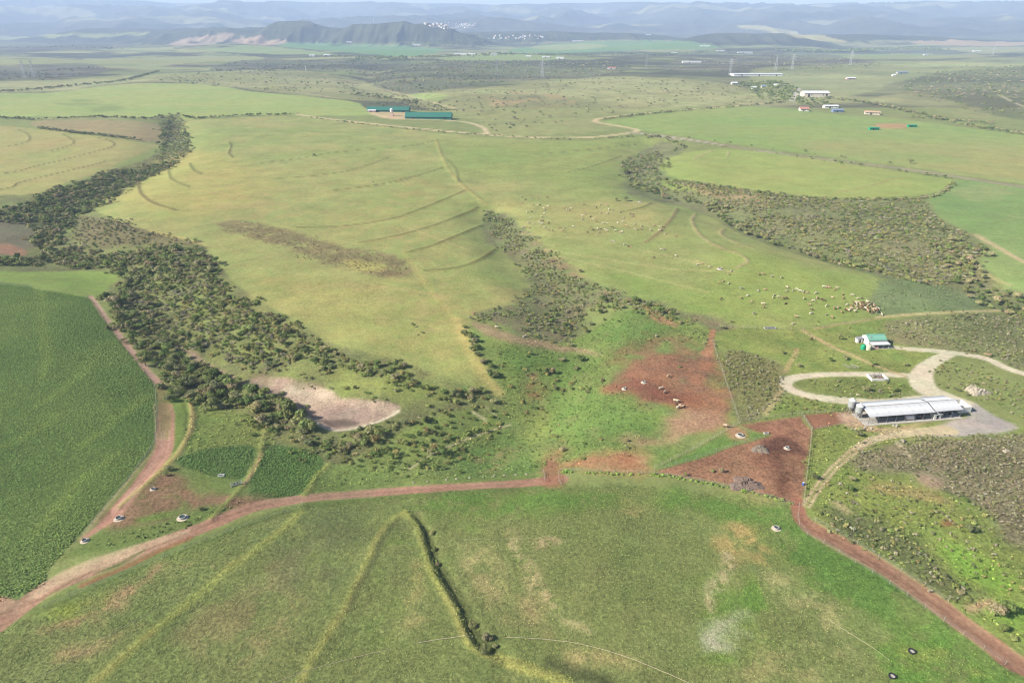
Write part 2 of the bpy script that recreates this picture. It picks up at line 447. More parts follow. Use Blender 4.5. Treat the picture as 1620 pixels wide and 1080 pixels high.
area(None, RED, [(940, 580), (1000, 540), (1060, 535), (1110, 550), (1050, 580), (1000, 600)], soft=12, warp=9, alpha=.8, patch=(1, 0, .3))
area(None, (138, 90, 74), [(975, 612), (1010, 600), (1060, 612), (1110, 628), (1080, 640), (1020, 628)], soft=5, warp=4, alpha=.8)
area(None, PINK, [(1060, 668), (1100, 650), (1160, 668), (1140, 685), (1080, 700), (1040, 712), (1000, 706), (1010, 692), (1040, 690)], soft=5, warp=5, alpha=.85)
area(None, (128, 158, 84), [(1120, 545), (1140, 540), (1150, 560), (1135, 575)], soft=3, warp=3, alpha=.5)
area(None, (110, 150, 74), [(1020, 708), (1100, 692), (1080, 712), (1036, 738), (1010, 730)], soft=5, warp=3, alpha=.8)
area(None, (182, 124, 96), [(900, 730), (960, 712), (1010, 715), (1036, 745), (960, 746), (895, 742)], soft=4, warp=4, alpha=.9, rgb2=(196, 150, 116), nz=1)
area(None, (178, 128, 102), [(850, 738), (848, 720), (862, 706), (884, 712), (892, 738), (880, 750)], soft=4, warp=5, alpha=.7, patch=(1, -.3, .4))
area(None, (176, 126, 98), [(814, 622), (832, 606), (856, 616), (848, 646), (838, 668), (826, 660), (818, 640)], soft=5, warp=6, alpha=.75, patch=(1, -.15, .35))
area(None, (188, 152, 118), [(745, 740), (750, 715), (780, 700), (805, 705), (815, 730), (790, 745)], soft=5, warp=4, alpha=.75)
area(None, (184, 156, 126), [(745, 508), (790, 522), (850, 540), (920, 553), (940, 562), (880, 556), (800, 540), (750, 520)], soft=2.5, warp=2.5, alpha=.85)
area(None, (190, 150, 116), [(836, 592), (848, 590), (846, 602), (835, 602)], soft=2, warp=2, alpha=.7)
area(None, (192, 148, 114), [(1010, 484), (1030, 492), (1065, 512), (1060, 518), (1030, 505)], soft=2, warp=2, alpha=.85)
# pond: dry sandy pan with a little water
area('pond_bed', (182, 158, 142), [(398, 600), (450, 598), (500, 612), (560, 632), (605, 640), (630, 649), (606, 664), (570, 674), (530, 680), (505, 668), (470, 648), (440, 632), (415, 615)], soft=1.2, warp=2.6, tex=.8, rgb2=(206, 184, 162), nz=1)
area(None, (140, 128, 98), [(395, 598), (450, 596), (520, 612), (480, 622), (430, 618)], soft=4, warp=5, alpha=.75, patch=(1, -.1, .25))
area(None, (168, 148, 136), [(505, 650), (530, 638), (570, 640), (590, 648), (570, 662), (530, 668)], soft=3, warp=2, alpha=.85)
area(None, (190, 160, 140), [(275, 545), (300, 555), (360, 592), (405, 610), (380, 606), (320, 575)], soft=1.5, warp=1.5, alpha=.8)
area(None, (112, 98, 90), [(512, 662), (535, 658), (560, 660), (566, 666), (545, 671), (525, 671)], soft=1.2, warp=1, alpha=.9, tex=.2)
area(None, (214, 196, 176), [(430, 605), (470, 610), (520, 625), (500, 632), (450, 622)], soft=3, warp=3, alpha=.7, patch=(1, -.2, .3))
line(None, (222, 206, 186), [(470, 652), (505, 670), (530, 679), (570, 673), (606, 662), (628, 650)], 1.6, .6, .4)
# left crops and small fields
area('crop_field', (102, 134, 74), [(-240, 440), (0, 446), (70, 458), (145, 472), (175, 520), (212, 562), (246, 608), (249, 650), (246, 702), (210, 750), (150, 820), (80, 900), (40, 945), (-240, 960)], soft=.8, warp=.6, tex=1.0, rgb2=(116, 144, 80), nz=2)
area(None, (140, 170, 84), [(-240, 432), (60, 430), (180, 430), (186, 445), (150, 470), (70, 457), (0, 445), (-240, 440)], soft=2, warp=2, tex=.4)
area('grass_strip', (128, 160, 76), [(262, 612), (300, 625), (304, 670), (290, 705), (262, 735), (250, 735), (260, 690), (264, 650)], soft=1, warp=1, tex=.5)
area('meadow', (128, 158, 78), [(304, 628), (350, 645), (420, 668), (440, 690), (425, 720), (392, 745), (350, 752), (290, 718), (306, 680)], soft=2, warp=2, tex=.6, rgb2=(144, 162, 86))
area('crop_strip', (96, 130, 72), [(290, 718), (350, 706), (408, 710), (392, 756), (350, 760), (280, 735)], soft=1.2, warp=1, tex=1)
area('crop_plot', (94, 128, 70), [(420, 706), (490, 712), (516, 738), (480, 785), (400, 790), (392, 760)], soft=1, warp=1, tex=1)
area('meadow_plot', (124, 150, 80), [(522, 738), (600, 748), (700, 756), (860, 750), (866, 762), (700, 766), (560, 774), (486, 782)], soft=1.5, warp=1.5, tex=.9)
area(None, (114, 148, 76), [(720, 720), (800, 680), (815, 690), (850, 745), (780, 755), (700, 752)], soft=3, warp=2, tex=.9, patch=(1, -.3, .4))
area('feedlot_yard', (118, 142, 76), [(262, 738), (350, 752), (392, 768), (350, 815), (250, 850), (130, 880), (100, 880), (170, 835), (210, 795), (240, 765)], soft=1.5, warp=1.5, tex=.7)
area(None, (152, 116, 96), [(240, 760), (270, 745), (320, 770), (360, 785), (400, 785), (420, 790), (380, 805), (330, 800), (280, 812), (230, 830), (180, 838), (160, 825), (195, 800)], soft=2.5, warp=3, alpha=.88, tex=.9, rgb2=(168, 130, 108), nz=1, patch=(1, -.6, .45))
area(None, (114, 156, 66), [(215, 822), (260, 808), (280, 806), (270, 814), (222, 828)], soft=1.5, warp=1.5, alpha=.85)
# foreground field
area('stubble_field', (118, 146, 76), [(-260, 1120), (-190, 1030), (60, 970), (200, 905), (340, 845), (460, 800), (660, 778), (880, 768), (1000, 766), (1140, 780), (1256, 800), (1264, 840), (1330, 878), (1420, 930), (1500, 985), (1590, 1050), (1740, 1140), (1740, 1300), (-260, 1300)], soft=.8, warp=.8, tex=1.0, rgb2=(134, 150, 86), nz=2, smooth=False)
FG = [(-260, 1120), (60, 970), (340, 845), (460, 800), (660, 780), (880, 770), (1000, 768), (1140, 784), (1256, 810), (1330, 885), (1420, 940), (1590, 1060), (1740, 1300), (-260, 1300)]
area(None, (108, 144, 68), FG, soft=4, warp=4, alpha=.8, patch=(5, 0.05, .35), smooth=False)
area(None, (160, 150, 106), FG, soft=4, warp=4, alpha=.35, patch=(5, -0.9, .9), smooth=False)
for c, q, al, pt in [
    ((104, 150, 64), [(660, 800), (760, 780), (900, 780), (1100, 790), (1240, 815), (1200, 850), (1000, 800), (860, 820), (740, 830)], .8, -.3),
    ((100, 146, 62), [(1180, 850), (1260, 845), (1330, 880), (1430, 950), (1400, 1000), (1300, 960), (1230, 900)], .85, -.35),
    ((106, 150, 62), [(640, 850), (690, 900), (640, 1000), (600, 1000), (620, 900)], .6, -.2),
    ((108, 156, 60), [(1120, 960), (1180, 930), (1230, 1000), (1210, 1080), (1130, 1080)], .8, -.2),
    ((104, 158, 58), [(1400, 1010), (1470, 985), (1530, 1020), (1620, 1080), (1560, 1120), (1380, 1120)], .8, -.3),
    ((190, 182, 106), [(1430, 1040), (1480, 1035), (1560, 1060), (1500, 1066)], .7, -.1),
    ((206, 176, 120), [(1130, 870), (1160, 840), (1200, 860), (1225, 885), (1215, 905), (1180, 895), (1150, 900)], .85, -.3),
    ((204, 178, 126), [(1000, 790), (1020, 785), (1025, 815), (1005, 820)], .7, -.2),
    ((184, 176, 124), [(1210, 935), (1250, 930), (1330, 980), (1370, 1010), (1350, 1040), (1280, 1010), (1220, 990)], .75, -.2),
    ((186, 172, 122), [(1180, 1010), (1290, 1030), (1400, 1080), (1200, 1120)], .6, -.1),
    ((190, 176, 126), [(740, 870), (800, 880), (820, 960), (800, 1000), (750, 930)], .75, -.2),
    ((186, 170, 118), [(640, 890), (670, 900), (690, 990), (640, 1010), (620, 960)], .75, -.2),
    ((196, 176, 128), [(838, 950), (865, 960), (870, 1000), (845, 1000)], .8, -.2),
    ((202, 160, 128), [(100, 980), (160, 940), (240, 895), (245, 905), (180, 960), (130, 985)], .85, -.2),
    ((206, 166, 132), [(250, 910), (320, 892), (345, 895), (280, 915)], .7, 0),
    ((204, 164, 130), [(60, 1030), (130, 1010), (190, 990), (150, 1020), (80, 1036)], .7, -.1),
    ((160, 168, 70), [(110, 940), (140, 932), (145, 950), (115, 965)], .8, -.4),
    ((176, 152, 116), [(300, 960), (420, 900), (520, 860), (480, 960), (400, 1060), (320, 1040)], .45, -.1),
    ((120, 126, 88), [(420, 830), (560, 800), (600, 830), (540, 920), (460, 920)], .5, -.2),
    ((224, 208, 190), [(1122, 1000), (1140, 992), (1150, 1010), (1152, 1032), (1130, 1040), (1122, 1020)], .9, -.35),
    ((200, 178, 128), [(920, 1048), (990, 1060), (1030, 1080), (940, 1076)], .8, -.3),
    ((190, 168, 116), [(1230, 800), (1180, 790), (1120, 782), (1160, 800), (1230, 812)], .5, -.1)]:
    area(None, c, q, soft=4.0, warp=6.0, alpha=al, patch=(1, pt + .08, .26))
line(None, (206, 190, 142), [(816, 848), (838, 880), (850, 905), (858, 935), (875, 965), (910, 1000)], [1.5, 3.4, 2.8, 3.4, 1.5], 1.8, 4.0, .75, patch=(4, -.15, .35))
line(None, (210, 186, 146), [(858, 858), (866, 852), (880, 856)], 3, 1.6, 3, .7, patch=(4, -.2, .35))
line(None, (208, 190, 148), [(1160, 882), (1150, 900), (1135, 925), (1124, 940), (1128, 960)], [2.6, 2.2, 2, 1.8, 1], 1.2, 2.4, .8, patch=(4, -.25, .35))
# wheel lines of the cultivator, faint
for off in range(5):
    line(None, (150, 150, 96), [(1205 + off * 13, 925), (1235 + off * 16, 1020)], .8, .4, .8, .4)

# lighter grassy streaks through the crop
for q_ in ([(-30, 715), (40, 690), (92, 655)], [(130, 705), (180, 665), (232, 628)], [(62, 432), (66, 480), (72, 560), (70, 600)], [(150, 560), (120, 600), (60, 640)], [(60, 840), (120, 770), (180, 720)]):
    line(None, (138, 164, 86), q_, 3.2, 2.0, 1.5, .6)
area(None, (124, 152, 84), [(-190, 460), (60, 470), (140, 500), (180, 560), (100, 570), (-190, 540)], soft=15, warp=10, alpha=.55, patch=(2, -.1, .4))
# right hand side: scrub belt, oval field, road, big field
area('field', (162, 182, 98), [(1043, 260), (1070, 246), (1110, 238), (1165, 237), (1250, 246), (1350, 260), (1440, 274), (1508, 285), (1495, 298), (1450, 310), (1350, 314), (1250, 308), (1160, 296), (1100, 286), (1058, 280)], soft=2, warp=2, tex=.35, rgb2=(176, 186, 106), nz=2)
area('field', (148, 180, 98), [(955, 192), (1010, 184), (1080, 176), (1180, 168), (1270, 175), (1330, 182), (1400, 186), (1500, 198), (1620, 213), (1850, 225), (1850, 308), (1620, 291), (1450, 266), (1330, 250), (1200, 234), (1080, 216), (1010, 205), (970, 198)], soft=2, warp=2, tex=.35, rgb2=(164, 182, 104), nz=3)
area(None, (196, 172, 122), [(1260, 228), (1360, 222), (1500, 228), (1850, 250), (1850, 300), (1560, 280), (1420, 258), (1320, 246)], soft=25, warp=15, alpha=.45)
area(None, (150, 178, 98), [(1380, 240), (1480, 245), (1520, 256), (1440, 256)], soft=15, warp=8, alpha=.7)
area(None, (206, 160, 124), [(1385, 196), (1440, 196), (1430, 203), (1390, 203)], soft=4, warp=4, alpha=.8)
area('field', (132, 170, 98), [(1468, 312), (1500, 295), (1525, 285), (1620, 297), (1850, 308), (1850, 480), (1620, 462), (1590, 450), (1555, 432), (1545, 415), (1562, 398), (1545, 375), (1500, 352), (1476, 335)], soft=2, warp=2, tex=.4, rgb2=(146, 178, 106), nz=2)
area(None, (176, 180, 120), [(1510, 300), (1560, 294), (1600, 305), (1540, 318)], soft=8, warp=6, alpha=.6)
area('scrub_belt', (138, 148, 96), [(985, 262), (1005, 245), (1050, 226), (1085, 236), (1050, 256), (1045, 272), (1062, 284), (1110, 290), (1170, 300), (1250, 311), (1350, 317), (1455, 313), (1475, 338), (1500, 355), (1545, 378), (1560, 398), (1543, 415), (1555, 434), (1620, 466), (1850, 490), (1850, 520), (1620, 500), (1560, 480), (1480, 455), (1400, 440), (1375, 432), (1320, 418), (1250, 397), (1180, 371), (1125, 343), (1070, 324), (1000, 310), (985, 285)], soft=4, warp=5, tex=1.1, rgb2=(146, 144, 106), nz=2)
area(None, (160, 178, 90), [(1045, 288), (1080, 284), (1100, 292), (1115, 305), (1085, 303), (1060, 300)], soft=4, warp=4, alpha=.8)
area(None, (186, 160, 122), [(1085, 292), (1150, 296), (1240, 318), (1220, 330), (1150, 318), (1100, 303)], soft=4, warp=4, alpha=.7, patch=(1, -.2, .3))
area('reed_bed', (130, 150, 96), [(1392, 446), (1450, 445), (1520, 462), (1570, 484), (1500, 492), (1440, 496), (1390, 500), (1375, 486)], soft=2, warp=2, tex=.9, rgb2=(140, 156, 110))
area('yard', (128, 158, 78), [(1140, 522), (1270, 516), (1390, 498), (1420, 515), (1400, 540), (1490, 556), (1470, 585), (1440, 592), (1240, 596), (1230, 570), (1150, 552)], soft=2, warp=2, tex=.8, rgb2=(152, 166, 88), nz=1)
area('scrub_slope', (142, 144, 98), [(1400, 510), (1440, 502), (1560, 494), (1850, 500), (1850, 620), (1620, 585), (1560, 560), (1490, 552), (1410, 540)], soft=2, warp=2, tex=1.1, rgb2=(158, 152, 108))
area('scrub_plot', (142, 144, 98), [(1148, 556), (1190, 560), (1235, 578), (1240, 600), (1232, 630), (1208, 660), (1172, 668), (1160, 630)], soft=1.5, warp=1.5, tex=1.1, rgb2=(140, 138, 90))
area('grass_island', (132, 148, 80), [(1258, 604), (1300, 599), (1380, 597), (1432, 602), (1440, 612), (1425, 626), (1380, 630), (1310, 624), (1272, 615)], soft=1, warp=1, tex=1)
area(None, (132, 156, 80), [(1236, 630), (1270, 628), (1340, 642), (1345, 650), (1270, 656), (1210, 664)], soft=1.5, warp=1.5, tex=.9)
area('lower_slope', (132, 156, 78), [(1284, 682), (1350, 668), (1480, 668), (1440, 684), (1500, 688), (1570, 686), (1620, 676), (1850, 690), (1850, 1080), (1660, 1050), (1560, 1000), (1470, 930), (1390, 880), (1280, 815), (1274, 790)], soft=1.2, warp=1.2, tex=.9, rgb2=(148, 160, 84), nz=1)
area(None, (138, 130, 102), [(1350, 735), (1380, 712), (1450, 698), (1560, 692), (1850, 695), (1850, 880), (1620, 870), (1560, 815), (1500, 780), (1440, 755), (1380, 750)], soft=3, warp=3, tex=1.2, rgb2=(152, 142, 112), nz=1)
area(None, (120, 122, 84), [(1300, 810), (1380, 820), (1460, 870), (1520, 930), (1560, 950), (1500, 955), (1420, 900), (1330, 850)], soft=3, warp=3, tex=1.1, alpha=.85)
area(None, (132, 180, 64), [(1480, 860), (1540, 880), (1600, 920), (1590, 950), (1530, 920), (1490, 890)], soft=4, warp=4, alpha=.8)
area(None, (126, 176, 66), [(1570, 965), (1640, 960), (1680, 1010), (1600, 1000)], soft=4, warp=4, alpha=.7)
area(None, (198, 164, 124), [(1370, 770), (1420, 768), (1480, 785), (1530, 800), (1480, 800), (1400, 785)], soft=3, warp=3, alpha=.6, patch=(1, -.1, .3))
area(None, (190, 160, 140), [(1450, 755), (1480, 756), (1498, 768), (1480, 778), (1455, 768)], soft=2, warp=2, alpha=.8)
area(None, (166, 108, 84), [(1488, 826), (1505, 828), (1512, 838), (1492, 838)], soft=1.5, warp=2, alpha=.8)
area(None, (204, 182, 142), [(1312, 798), (1330, 800), (1348, 815), (1330, 812)], soft=1.5, warp=2, alpha=.7)
area(None, (206, 168, 138), [(1530, 962), (1570, 950), (1575, 962), (1540, 972)], soft=1.5, warp=1, alpha=.9)

# corral of red earth
area('corral', (152, 111, 88), [(1036, 748), (1100, 728), (1165, 705), (1215, 690), (1172, 672), (1268, 657), (1272, 668), (1284, 682), (1278, 740), (1270, 796), (1240, 792), (1180, 775), (1120, 762), (1060, 752)], soft=.9, warp=1.0, tex=1.0, rgb2=(176, 133, 106), nz=1, smooth=False)
area(None, (112, 152, 72), [(1042, 744), (1100, 712), (1168, 682), (1180, 684), (1215, 686), (1212, 692), (1160, 706), (1100, 728)], soft=1, warp=1, tex=.7)
area(None, (198, 150, 120), [(1155, 678), (1180, 680), (1185, 696), (1160, 695)], soft=2, warp=2, alpha=.85)
area(None, (98, 68, 58), [(1200, 705), (1230, 690), (1255, 695), (1275, 712), (1280, 722), (1240, 715), (1215, 716)], soft=2, warp=2, alpha=.8)
area(None, (112, 76, 62), [(1220, 712), (1240, 720), (1248, 750), (1240, 790), (1228, 785), (1230, 750)], soft=2.5, warp=3, alpha=.7)
area('small_pen', (160, 118, 94), [(1272, 656), (1348, 650), (1352, 666), (1288, 679)], soft=.5, warp=.4, tex=.6, smooth=False)
area(None, (216, 196, 170), [(1330, 652), (1365, 655), (1395, 668), (1340, 672)], soft=2, warp=1.5, alpha=.8)

# ---- banks, tracks and roads
BANK = (150, 150, 92)
for pts, rgb in [
    ([(10, 232), (38, 226), (47, 219), (40, 210), (30, 206)], BANK), ([(75, 240), (106, 232), (117, 225), (106, 216), (97, 212)], BANK),
    ([(-170, 284), (0, 275), (60, 262), (120, 248), (165, 236), (181, 229), (172, 222), (156, 218)], (142, 136, 84)), ([(-170, 316), (0, 300), (30, 289), (80, 277), (130, 265), (165, 256)], (134, 130, 84)),
    ([(362, 224), (366, 232), (362, 242), (368, 249)], (140, 134, 84)), ([(414, 258), (470, 251), (540, 240), (640, 232), (690, 222)], BANK), ([(300, 258), (305, 268), (320, 276)], BANK),
    ([(219, 282), (222, 304), (240, 320), (280, 333)], (146, 132, 84)), ([(266, 268), (272, 284), (300, 296)], BANK),
    ([(420, 284), (500, 278), (560, 268), (612, 250)], BANK), ([(520, 302), (600, 292), (660, 278), (698, 266)], (148, 142, 86)),
    ([(470, 360), (540, 358), (620, 346), (680, 325), (734, 302)], (146, 142, 86)), ([(570, 384), (640, 370), (700, 352), (756, 330)], (146, 142, 86)),
    ([(640, 400), (680, 390), (720, 374), (762, 357)], (144, 142, 84)), ([(672, 428), (720, 424), (756, 412), (784, 395)], (146, 144, 86)),
    ([(900, 272), (940, 262), (985, 246)], BANK), ([(840, 245), (900, 240), (1010, 228)], BANK),
    ([(1020, 384), (1045, 365), (1062, 345), (1072, 330)], (178, 160, 112)), ([(980, 336), (1010, 330), (1030, 322)], BANK),
    ([(1100, 338), (1095, 352), (1110, 375), (1140, 392), (1175, 405), (1182, 415), (1165, 424)], (206, 190, 138)), ([(1145, 362), (1140, 370), (1160, 382), (1190, 392)], (206, 190, 138)),
    ([(1098, 252), (1110, 245), (1130, 238)], (206, 190, 140)), ([(1150, 248), (1153, 240)], (206, 190, 140)),
    ([(1320, 306), (1370, 296), (1410, 284), (1440, 281)], (196, 184, 120)), ([(1315, 268), (1345, 262)], (196, 184, 120)),
    ([(690, 222), (700, 250), (715, 275), (740, 300), (770, 325)], (196, 186, 116)), ([(704, 250), (720, 268), (725, 290)], (158, 166, 96))]:
    line(None, tuple(int(v * .92) for v in rgb), pts, 2.4, 1.1, .6, .95, relief=.45, rw=1.5)
line(None, (204, 190, 120), [(640, 400), (662, 430), (690, 470), (715, 500), (735, 550), (770, 605)], 3, 2, 1, .5)
line(None, (212, 196, 126), [(722, 505), (740, 545), (765, 590), (790, 622)], 4, 1.5, .8, .75)
line(None, (206, 190, 122), [(240, 366), (300, 380), (325, 388)], 3, 1.5, 1, .7)
line(None, (206, 180, 130), [(470, 462), (540, 450), (640, 458), (700, 470)], 2.2, 1.2, 1, .45)
line(None, (150, 152, 96), [(620, 500), (660, 505), (700, 512)], 2, 1, 1, .5)
for q in ([(880, 405), (950, 420), (1040, 442), (1120, 462)], [(860, 395), (960, 410), (1060, 425), (1160, 430)], [(1100, 412), (1130, 424), (1165, 432)], [(820, 370), (860, 372), (900, 376)], [(1010, 395), (1060, 405), (1110, 418)], [(640, 358), (700, 380), (740, 395)]):
    line(None, (214, 198, 142), q, 1.8, 1.0, 1.0, .5)
# foreground banks
line(None, (168, 174, 98), [(482, 800), (470, 815), (440, 845), (400, 875), (355, 905), (290, 962), (240, 1000), (150, 1080), (90, 1140)], 2.6, 1.2, .9, .9, relief=.22, rw=1.7, rgb2=(172, 168, 100))
line(None, (168, 170, 98), [(462, 1100), (490, 1050), (520, 1000), (545, 960), (570, 915), (590, 868), (606, 838), (625, 818), (642, 812)], 2.0, 1.0, .9, .85, relief=.28, rw=1.5, rgb2=(172, 166, 102))
line(None, (112, 106, 78), [(552, 962), (577, 915), (598, 872), (614, 842), (628, 824)], 1.2, .8, .6, .5)
DITCH = [(662, 818), (676, 842), (683, 868), (690, 888), (708, 915), (728, 948), (740, 975), (752, 1000), (768, 1022), (800, 1042)]
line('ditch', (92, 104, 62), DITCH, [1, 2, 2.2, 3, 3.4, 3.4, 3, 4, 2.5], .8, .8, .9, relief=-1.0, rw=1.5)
line(None, (168, 172, 96), [(642, 810), (656, 822), (664, 845), (674, 872), (684, 902), (704, 935), (722, 965), (738, 1000), (752, 1022), (790, 1040), (850, 1062), (900, 1080)], [2.2, 2, 2.2, 2.4, 2.4, 2.6, 2.6, 3, 3], .8, .5, .95, relief=.45, rw=1.2, rgb2=(178, 174, 104))
line(None, (70, 78, 52), [(870, 1048), (900, 1060), (960, 1080)], 3, 1.2, 1, .6)

# red road with verge, branch tracks
line('dirt_road', (110, 136, 72), [(60, 965), (180, 912), (330, 850), (440, 812), (520, 796), (660, 782), (880, 770)], 3.5, 1.5, 1, .8)
line('dirt_road', ROAD, [(-80, 1045), (0, 985), (40, 955), (75, 930), (130, 908), (200, 880), (260, 856), (330, 830), (395, 803), (440, 794), (500, 786), (560, 781), (650, 774), (760, 767), (830, 763), (885, 757)], [5.6, 5.6, 5.0, 4.8, 4.8, 5.0, 4.8, 4.6, 4.8, 4.8, 5.2], .45, .5, 1, tex=.55, relief=-.22, rw=2.6, rgb2=ROAD2, nz=2)
line(None, (222, 190, 160), [(60, 938), (110, 908), (180, 880), (240, 858), (300, 838)], [3.2, 4.2, 4.4, 3.2, 1.5], .8, 1.0, .8)
line(None, (104, 122, 70), [(150, 905), (185, 892), (230, 868)], [.6, 1.6, .8], .5, .4, .9)
line(None, (170, 118, 92), [(130, 925), (190, 900), (250, 872), (300, 850)], 1.8, .5, .3, .8)
line('dirt_road', ROAD2, [(-90, 940), (0, 955), (30, 960)], 4, .5, .4)
line('dirt_road', (206, 156, 136), [(264, 640), (262, 680), (258, 715), (240, 742), (212, 775), (182, 812), (155, 835), (130, 852)], [4, 5.5, 5.5, 5, 4.4, 4, 2.5, 1.2], .6, .6, .95, tex=.5, relief=-.2, rw=2.4)
line('dirt_road', (206, 172, 152), [(143, 468), (160, 492), (183, 522), (213, 560), (235, 588), (256, 612)], [2.4, 2.6, 2.8, 2.8, 3.2], .5, .4, .95, relief=-.2, rw=1.6)
line(None, (160, 150, 100), [(256, 612), (262, 650), (260, 690)], 3.6, .8, .5, .8)
line(None, (196, 170, 136), [(244, 640), (246, 705), (215, 745), (175, 795), (130, 848)], 0.7, .5, .2, .6)
line('earth_bank', (188, 174, 114), [(299, 626), (304, 650), (302, 680), (285, 712), (262, 738), (235, 762), (208, 785), (188, 803)], [1.6, 2, 2, 1.8, 1.6, 1.4], .5, .3, .95, relief=.4, rw=1.2)
line(None, (96, 116, 62), [(292, 640), (294, 680), (276, 712)], 1.2, .6, .4, .6)
line('earth_bank', (152, 160, 92), [(424, 670), (418, 695), (411, 718), (400, 742), (384, 768), (358, 796), (335, 820)], [2.2, 2.2, 1.8, 1.4, 1.2], .5, .3, .95, relief=.4, rw=1.2)
line(None, (216, 190, 136), [(414, 718), (402, 744), (386, 768)], .9, .4, .2, .9)
line('earth_bank', (148, 160, 88), [(521, 735), (505, 752), (492, 770), (482, 782)], 2.4, .6, .3, .95, relief=.4, rw=1.3)
line(None, (206, 196, 150), [(647, 742), (680, 720), (720, 702), (760, 686), (806, 672)], 1.1, .5, .3, .85)
line(None, (228, 210, 170), [(748, 652), (768, 664)], 1.1, .5, .2, .9)
line(None, (222, 205, 160), [(770, 645), (785, 658)], .9, .4, .2, .7)
line('dirt_road', (172, 122, 98), [(866, 728), (870, 745), (875, 764)], [3.5, 5.0, 5.5], 1.6, 1.6, .8)
line('dirt_road', ROAD, [(1263, 790), (1266, 815), (1285, 835), (1330, 858), (1400, 900), (1460, 940), (1520, 984), (1570, 1018), (1625, 1055), (1850, 1125)], [3.6, 4.4, 5.0, 5.0, 5.2, 5.4, 5.6, 5.8, 6], .45, .45, 1, tex=.55, relief=-.22, rw=2.6, rgb2=(176, 116, 92), nz=2)
line(None, (212, 170, 136), [(1290, 826), (1340, 852), (1410, 893), (1475, 935), (1540, 985), (1625, 1045)], .7, .4, .4, .6)
line(None, (206, 160, 128), [(1270, 838), (1330, 872), (1400, 912), (1460, 952), (1520, 1000), (1580, 1040)], .8, .4, .4, .6)
# wheel ruts
for o_ in (-1.15, 1.15, -.35):
    line(None, (206, 166, 142) if o_ != -.35 else (150, 112, 92), [(-190, 1030), (40, 955), (130, 908), (260, 856), (395, 803), (500, 786), (650, 774), (830, 763)], .5, .35, .25, .5, off=o_, patch=(1, -.3, .3))
    line(None, (200, 158, 132) if o_ != -.35 else (146, 106, 86), [(1266, 815), (1285, 835), (1330, 858), (1400, 900), (1460, 940), (1520, 984), (1570, 1018), (1640, 1066)], .5, .35, .25, .5, off=o_, patch=(1, -.3, .3))
    line(None, (222, 186, 166), [(262, 680), (258, 715), (240, 742), (212, 775), (182, 812)], .5, .35, .2, .5, off=o_)
# yard tracks
TR = (234, 222, 196)
line('farm_track', TR, [(1850, 640), (1625, 592), (1560, 567), (1500, 557), (1440, 552), (1406, 549)], [4.2, 4.2, 4.4, 4, 3.4, 2.6], .5, .4, 1, tex=.4)
line('farm_track', TR, [(1500, 560), (1472, 575), (1458, 592), (1462, 612), (1490, 628), (1530, 640)], [5, 5.5, 7.5, 9.5, 10, 7], .7, .5, 1, tex=.4)
line('farm_track', TR, [(1455, 600), (1430, 593), (1380, 592), (1310, 592), (1262, 596), (1243, 605), (1252, 617), (1290, 628), (1340, 634), (1400, 636), (1470, 630)], [5, 4.2, 3.6, 3.6, 4.2, 4.6, 4.6, 4.4, 5, 5, 5], .5, .4, 1, tex=.4)
line('farm_track', (208, 186, 140), [(1270, 522), (1310, 545), (1350, 562), (1385, 578), (1430, 594)], 2.2, .7, .5, .8)
line(None, (200, 178, 128), [(1242, 588), (1255, 565), (1262, 552)], 2.0, .7, .5, .8)
line(None, (206, 186, 140), [(1236, 612), (1228, 632), (1212, 655)], 2.0, .7, .5, .7)
line(None, (222, 200, 150), [(1390, 502), (1430, 498), (1500, 494), (1580, 491)], 2.6, .8, .6, .85)
line(None, (204, 176, 134), [(1290, 520), (1330, 512), (1390, 504)], 2, .8, .6, .6)
line(None, (196, 140, 110), [(1128, 522), (1124, 545), (1118, 560)], [2.4, 3.2, 5], .8, .6, .85)
area('tarmac_yard', (188, 178, 176), [(1538, 640), (1552, 645), (1572, 657), (1612, 676), (1570, 686), (1500, 690), (1440, 688), (1470, 680), (1510, 664), (1528, 660)], soft=1.2, warp=.8, tex=.4, rgb2=(204, 192, 180), nz=1)
line('farm_track', (216, 200, 164), [(1500, 680), (1440, 684), (1400, 690), (1370, 700), (1345, 718)], [6, 4.6, 3.6, 3, 2.6], .6, .5, .95)
line('farm_track', (168, 164, 110), [(1352, 712), (1328, 732), (1305, 757), (1288, 780), (1278, 798)], 2.8, .5, .3, .9)
for o in (-.75, .75):
    line(None, (214, 192, 156), [(1362, 706), (1328, 732), (1305, 757), (1288, 780), (1276, 800)], .6, .32, .15, .95, off=o)
line(None, (220, 205, 172), [(1420, 700), (1435, 716), (1440, 722)], 1.6, .8, .6, .7)
area(None, (206, 178, 146), [(1345, 658), (1395, 676), (1480, 664), (1400, 684), (1340, 674)], soft=1.5, warp=1, alpha=.8)
# gravel and tarred roads further off
line('gravel_road', (228, 206, 166), [(470, 181), (510, 187), (600, 197), (700, 207), (780, 214), (860, 218), (940, 217), (1004, 209)], 7, 2, 1, .95)
line('gravel_road', (228, 206, 170), [(588, 180), (615, 187), (650, 189), (700, 190), (740, 194), (764, 202), (771, 212)], 6, 2, 1, .95)
area(None, (226, 196, 158), [(585, 178), (640, 178), (645, 186), (620, 189), (595, 184)], soft=4, warp=3, alpha=.8)
line('gravel_road', (230, 206, 164), [(1004, 209), (1006, 205), (970, 198), (946, 194), (942, 190), (952, 187), (1000, 181), (1080, 174), (1160, 168), (1240, 160)], [8, 9, 9, 9, 8, 6, 5, 5, 5], 2.5, 1, .9)
line('tarred_road', (186, 172, 150), [(1000, 210), (1080, 220), (1200, 238), (1330, 255), (1450, 270), (1560, 287), (1640, 299), (1740, 314)], 9, 3, 1.5, .9, rgb2=(168, 156, 130), nz=2)
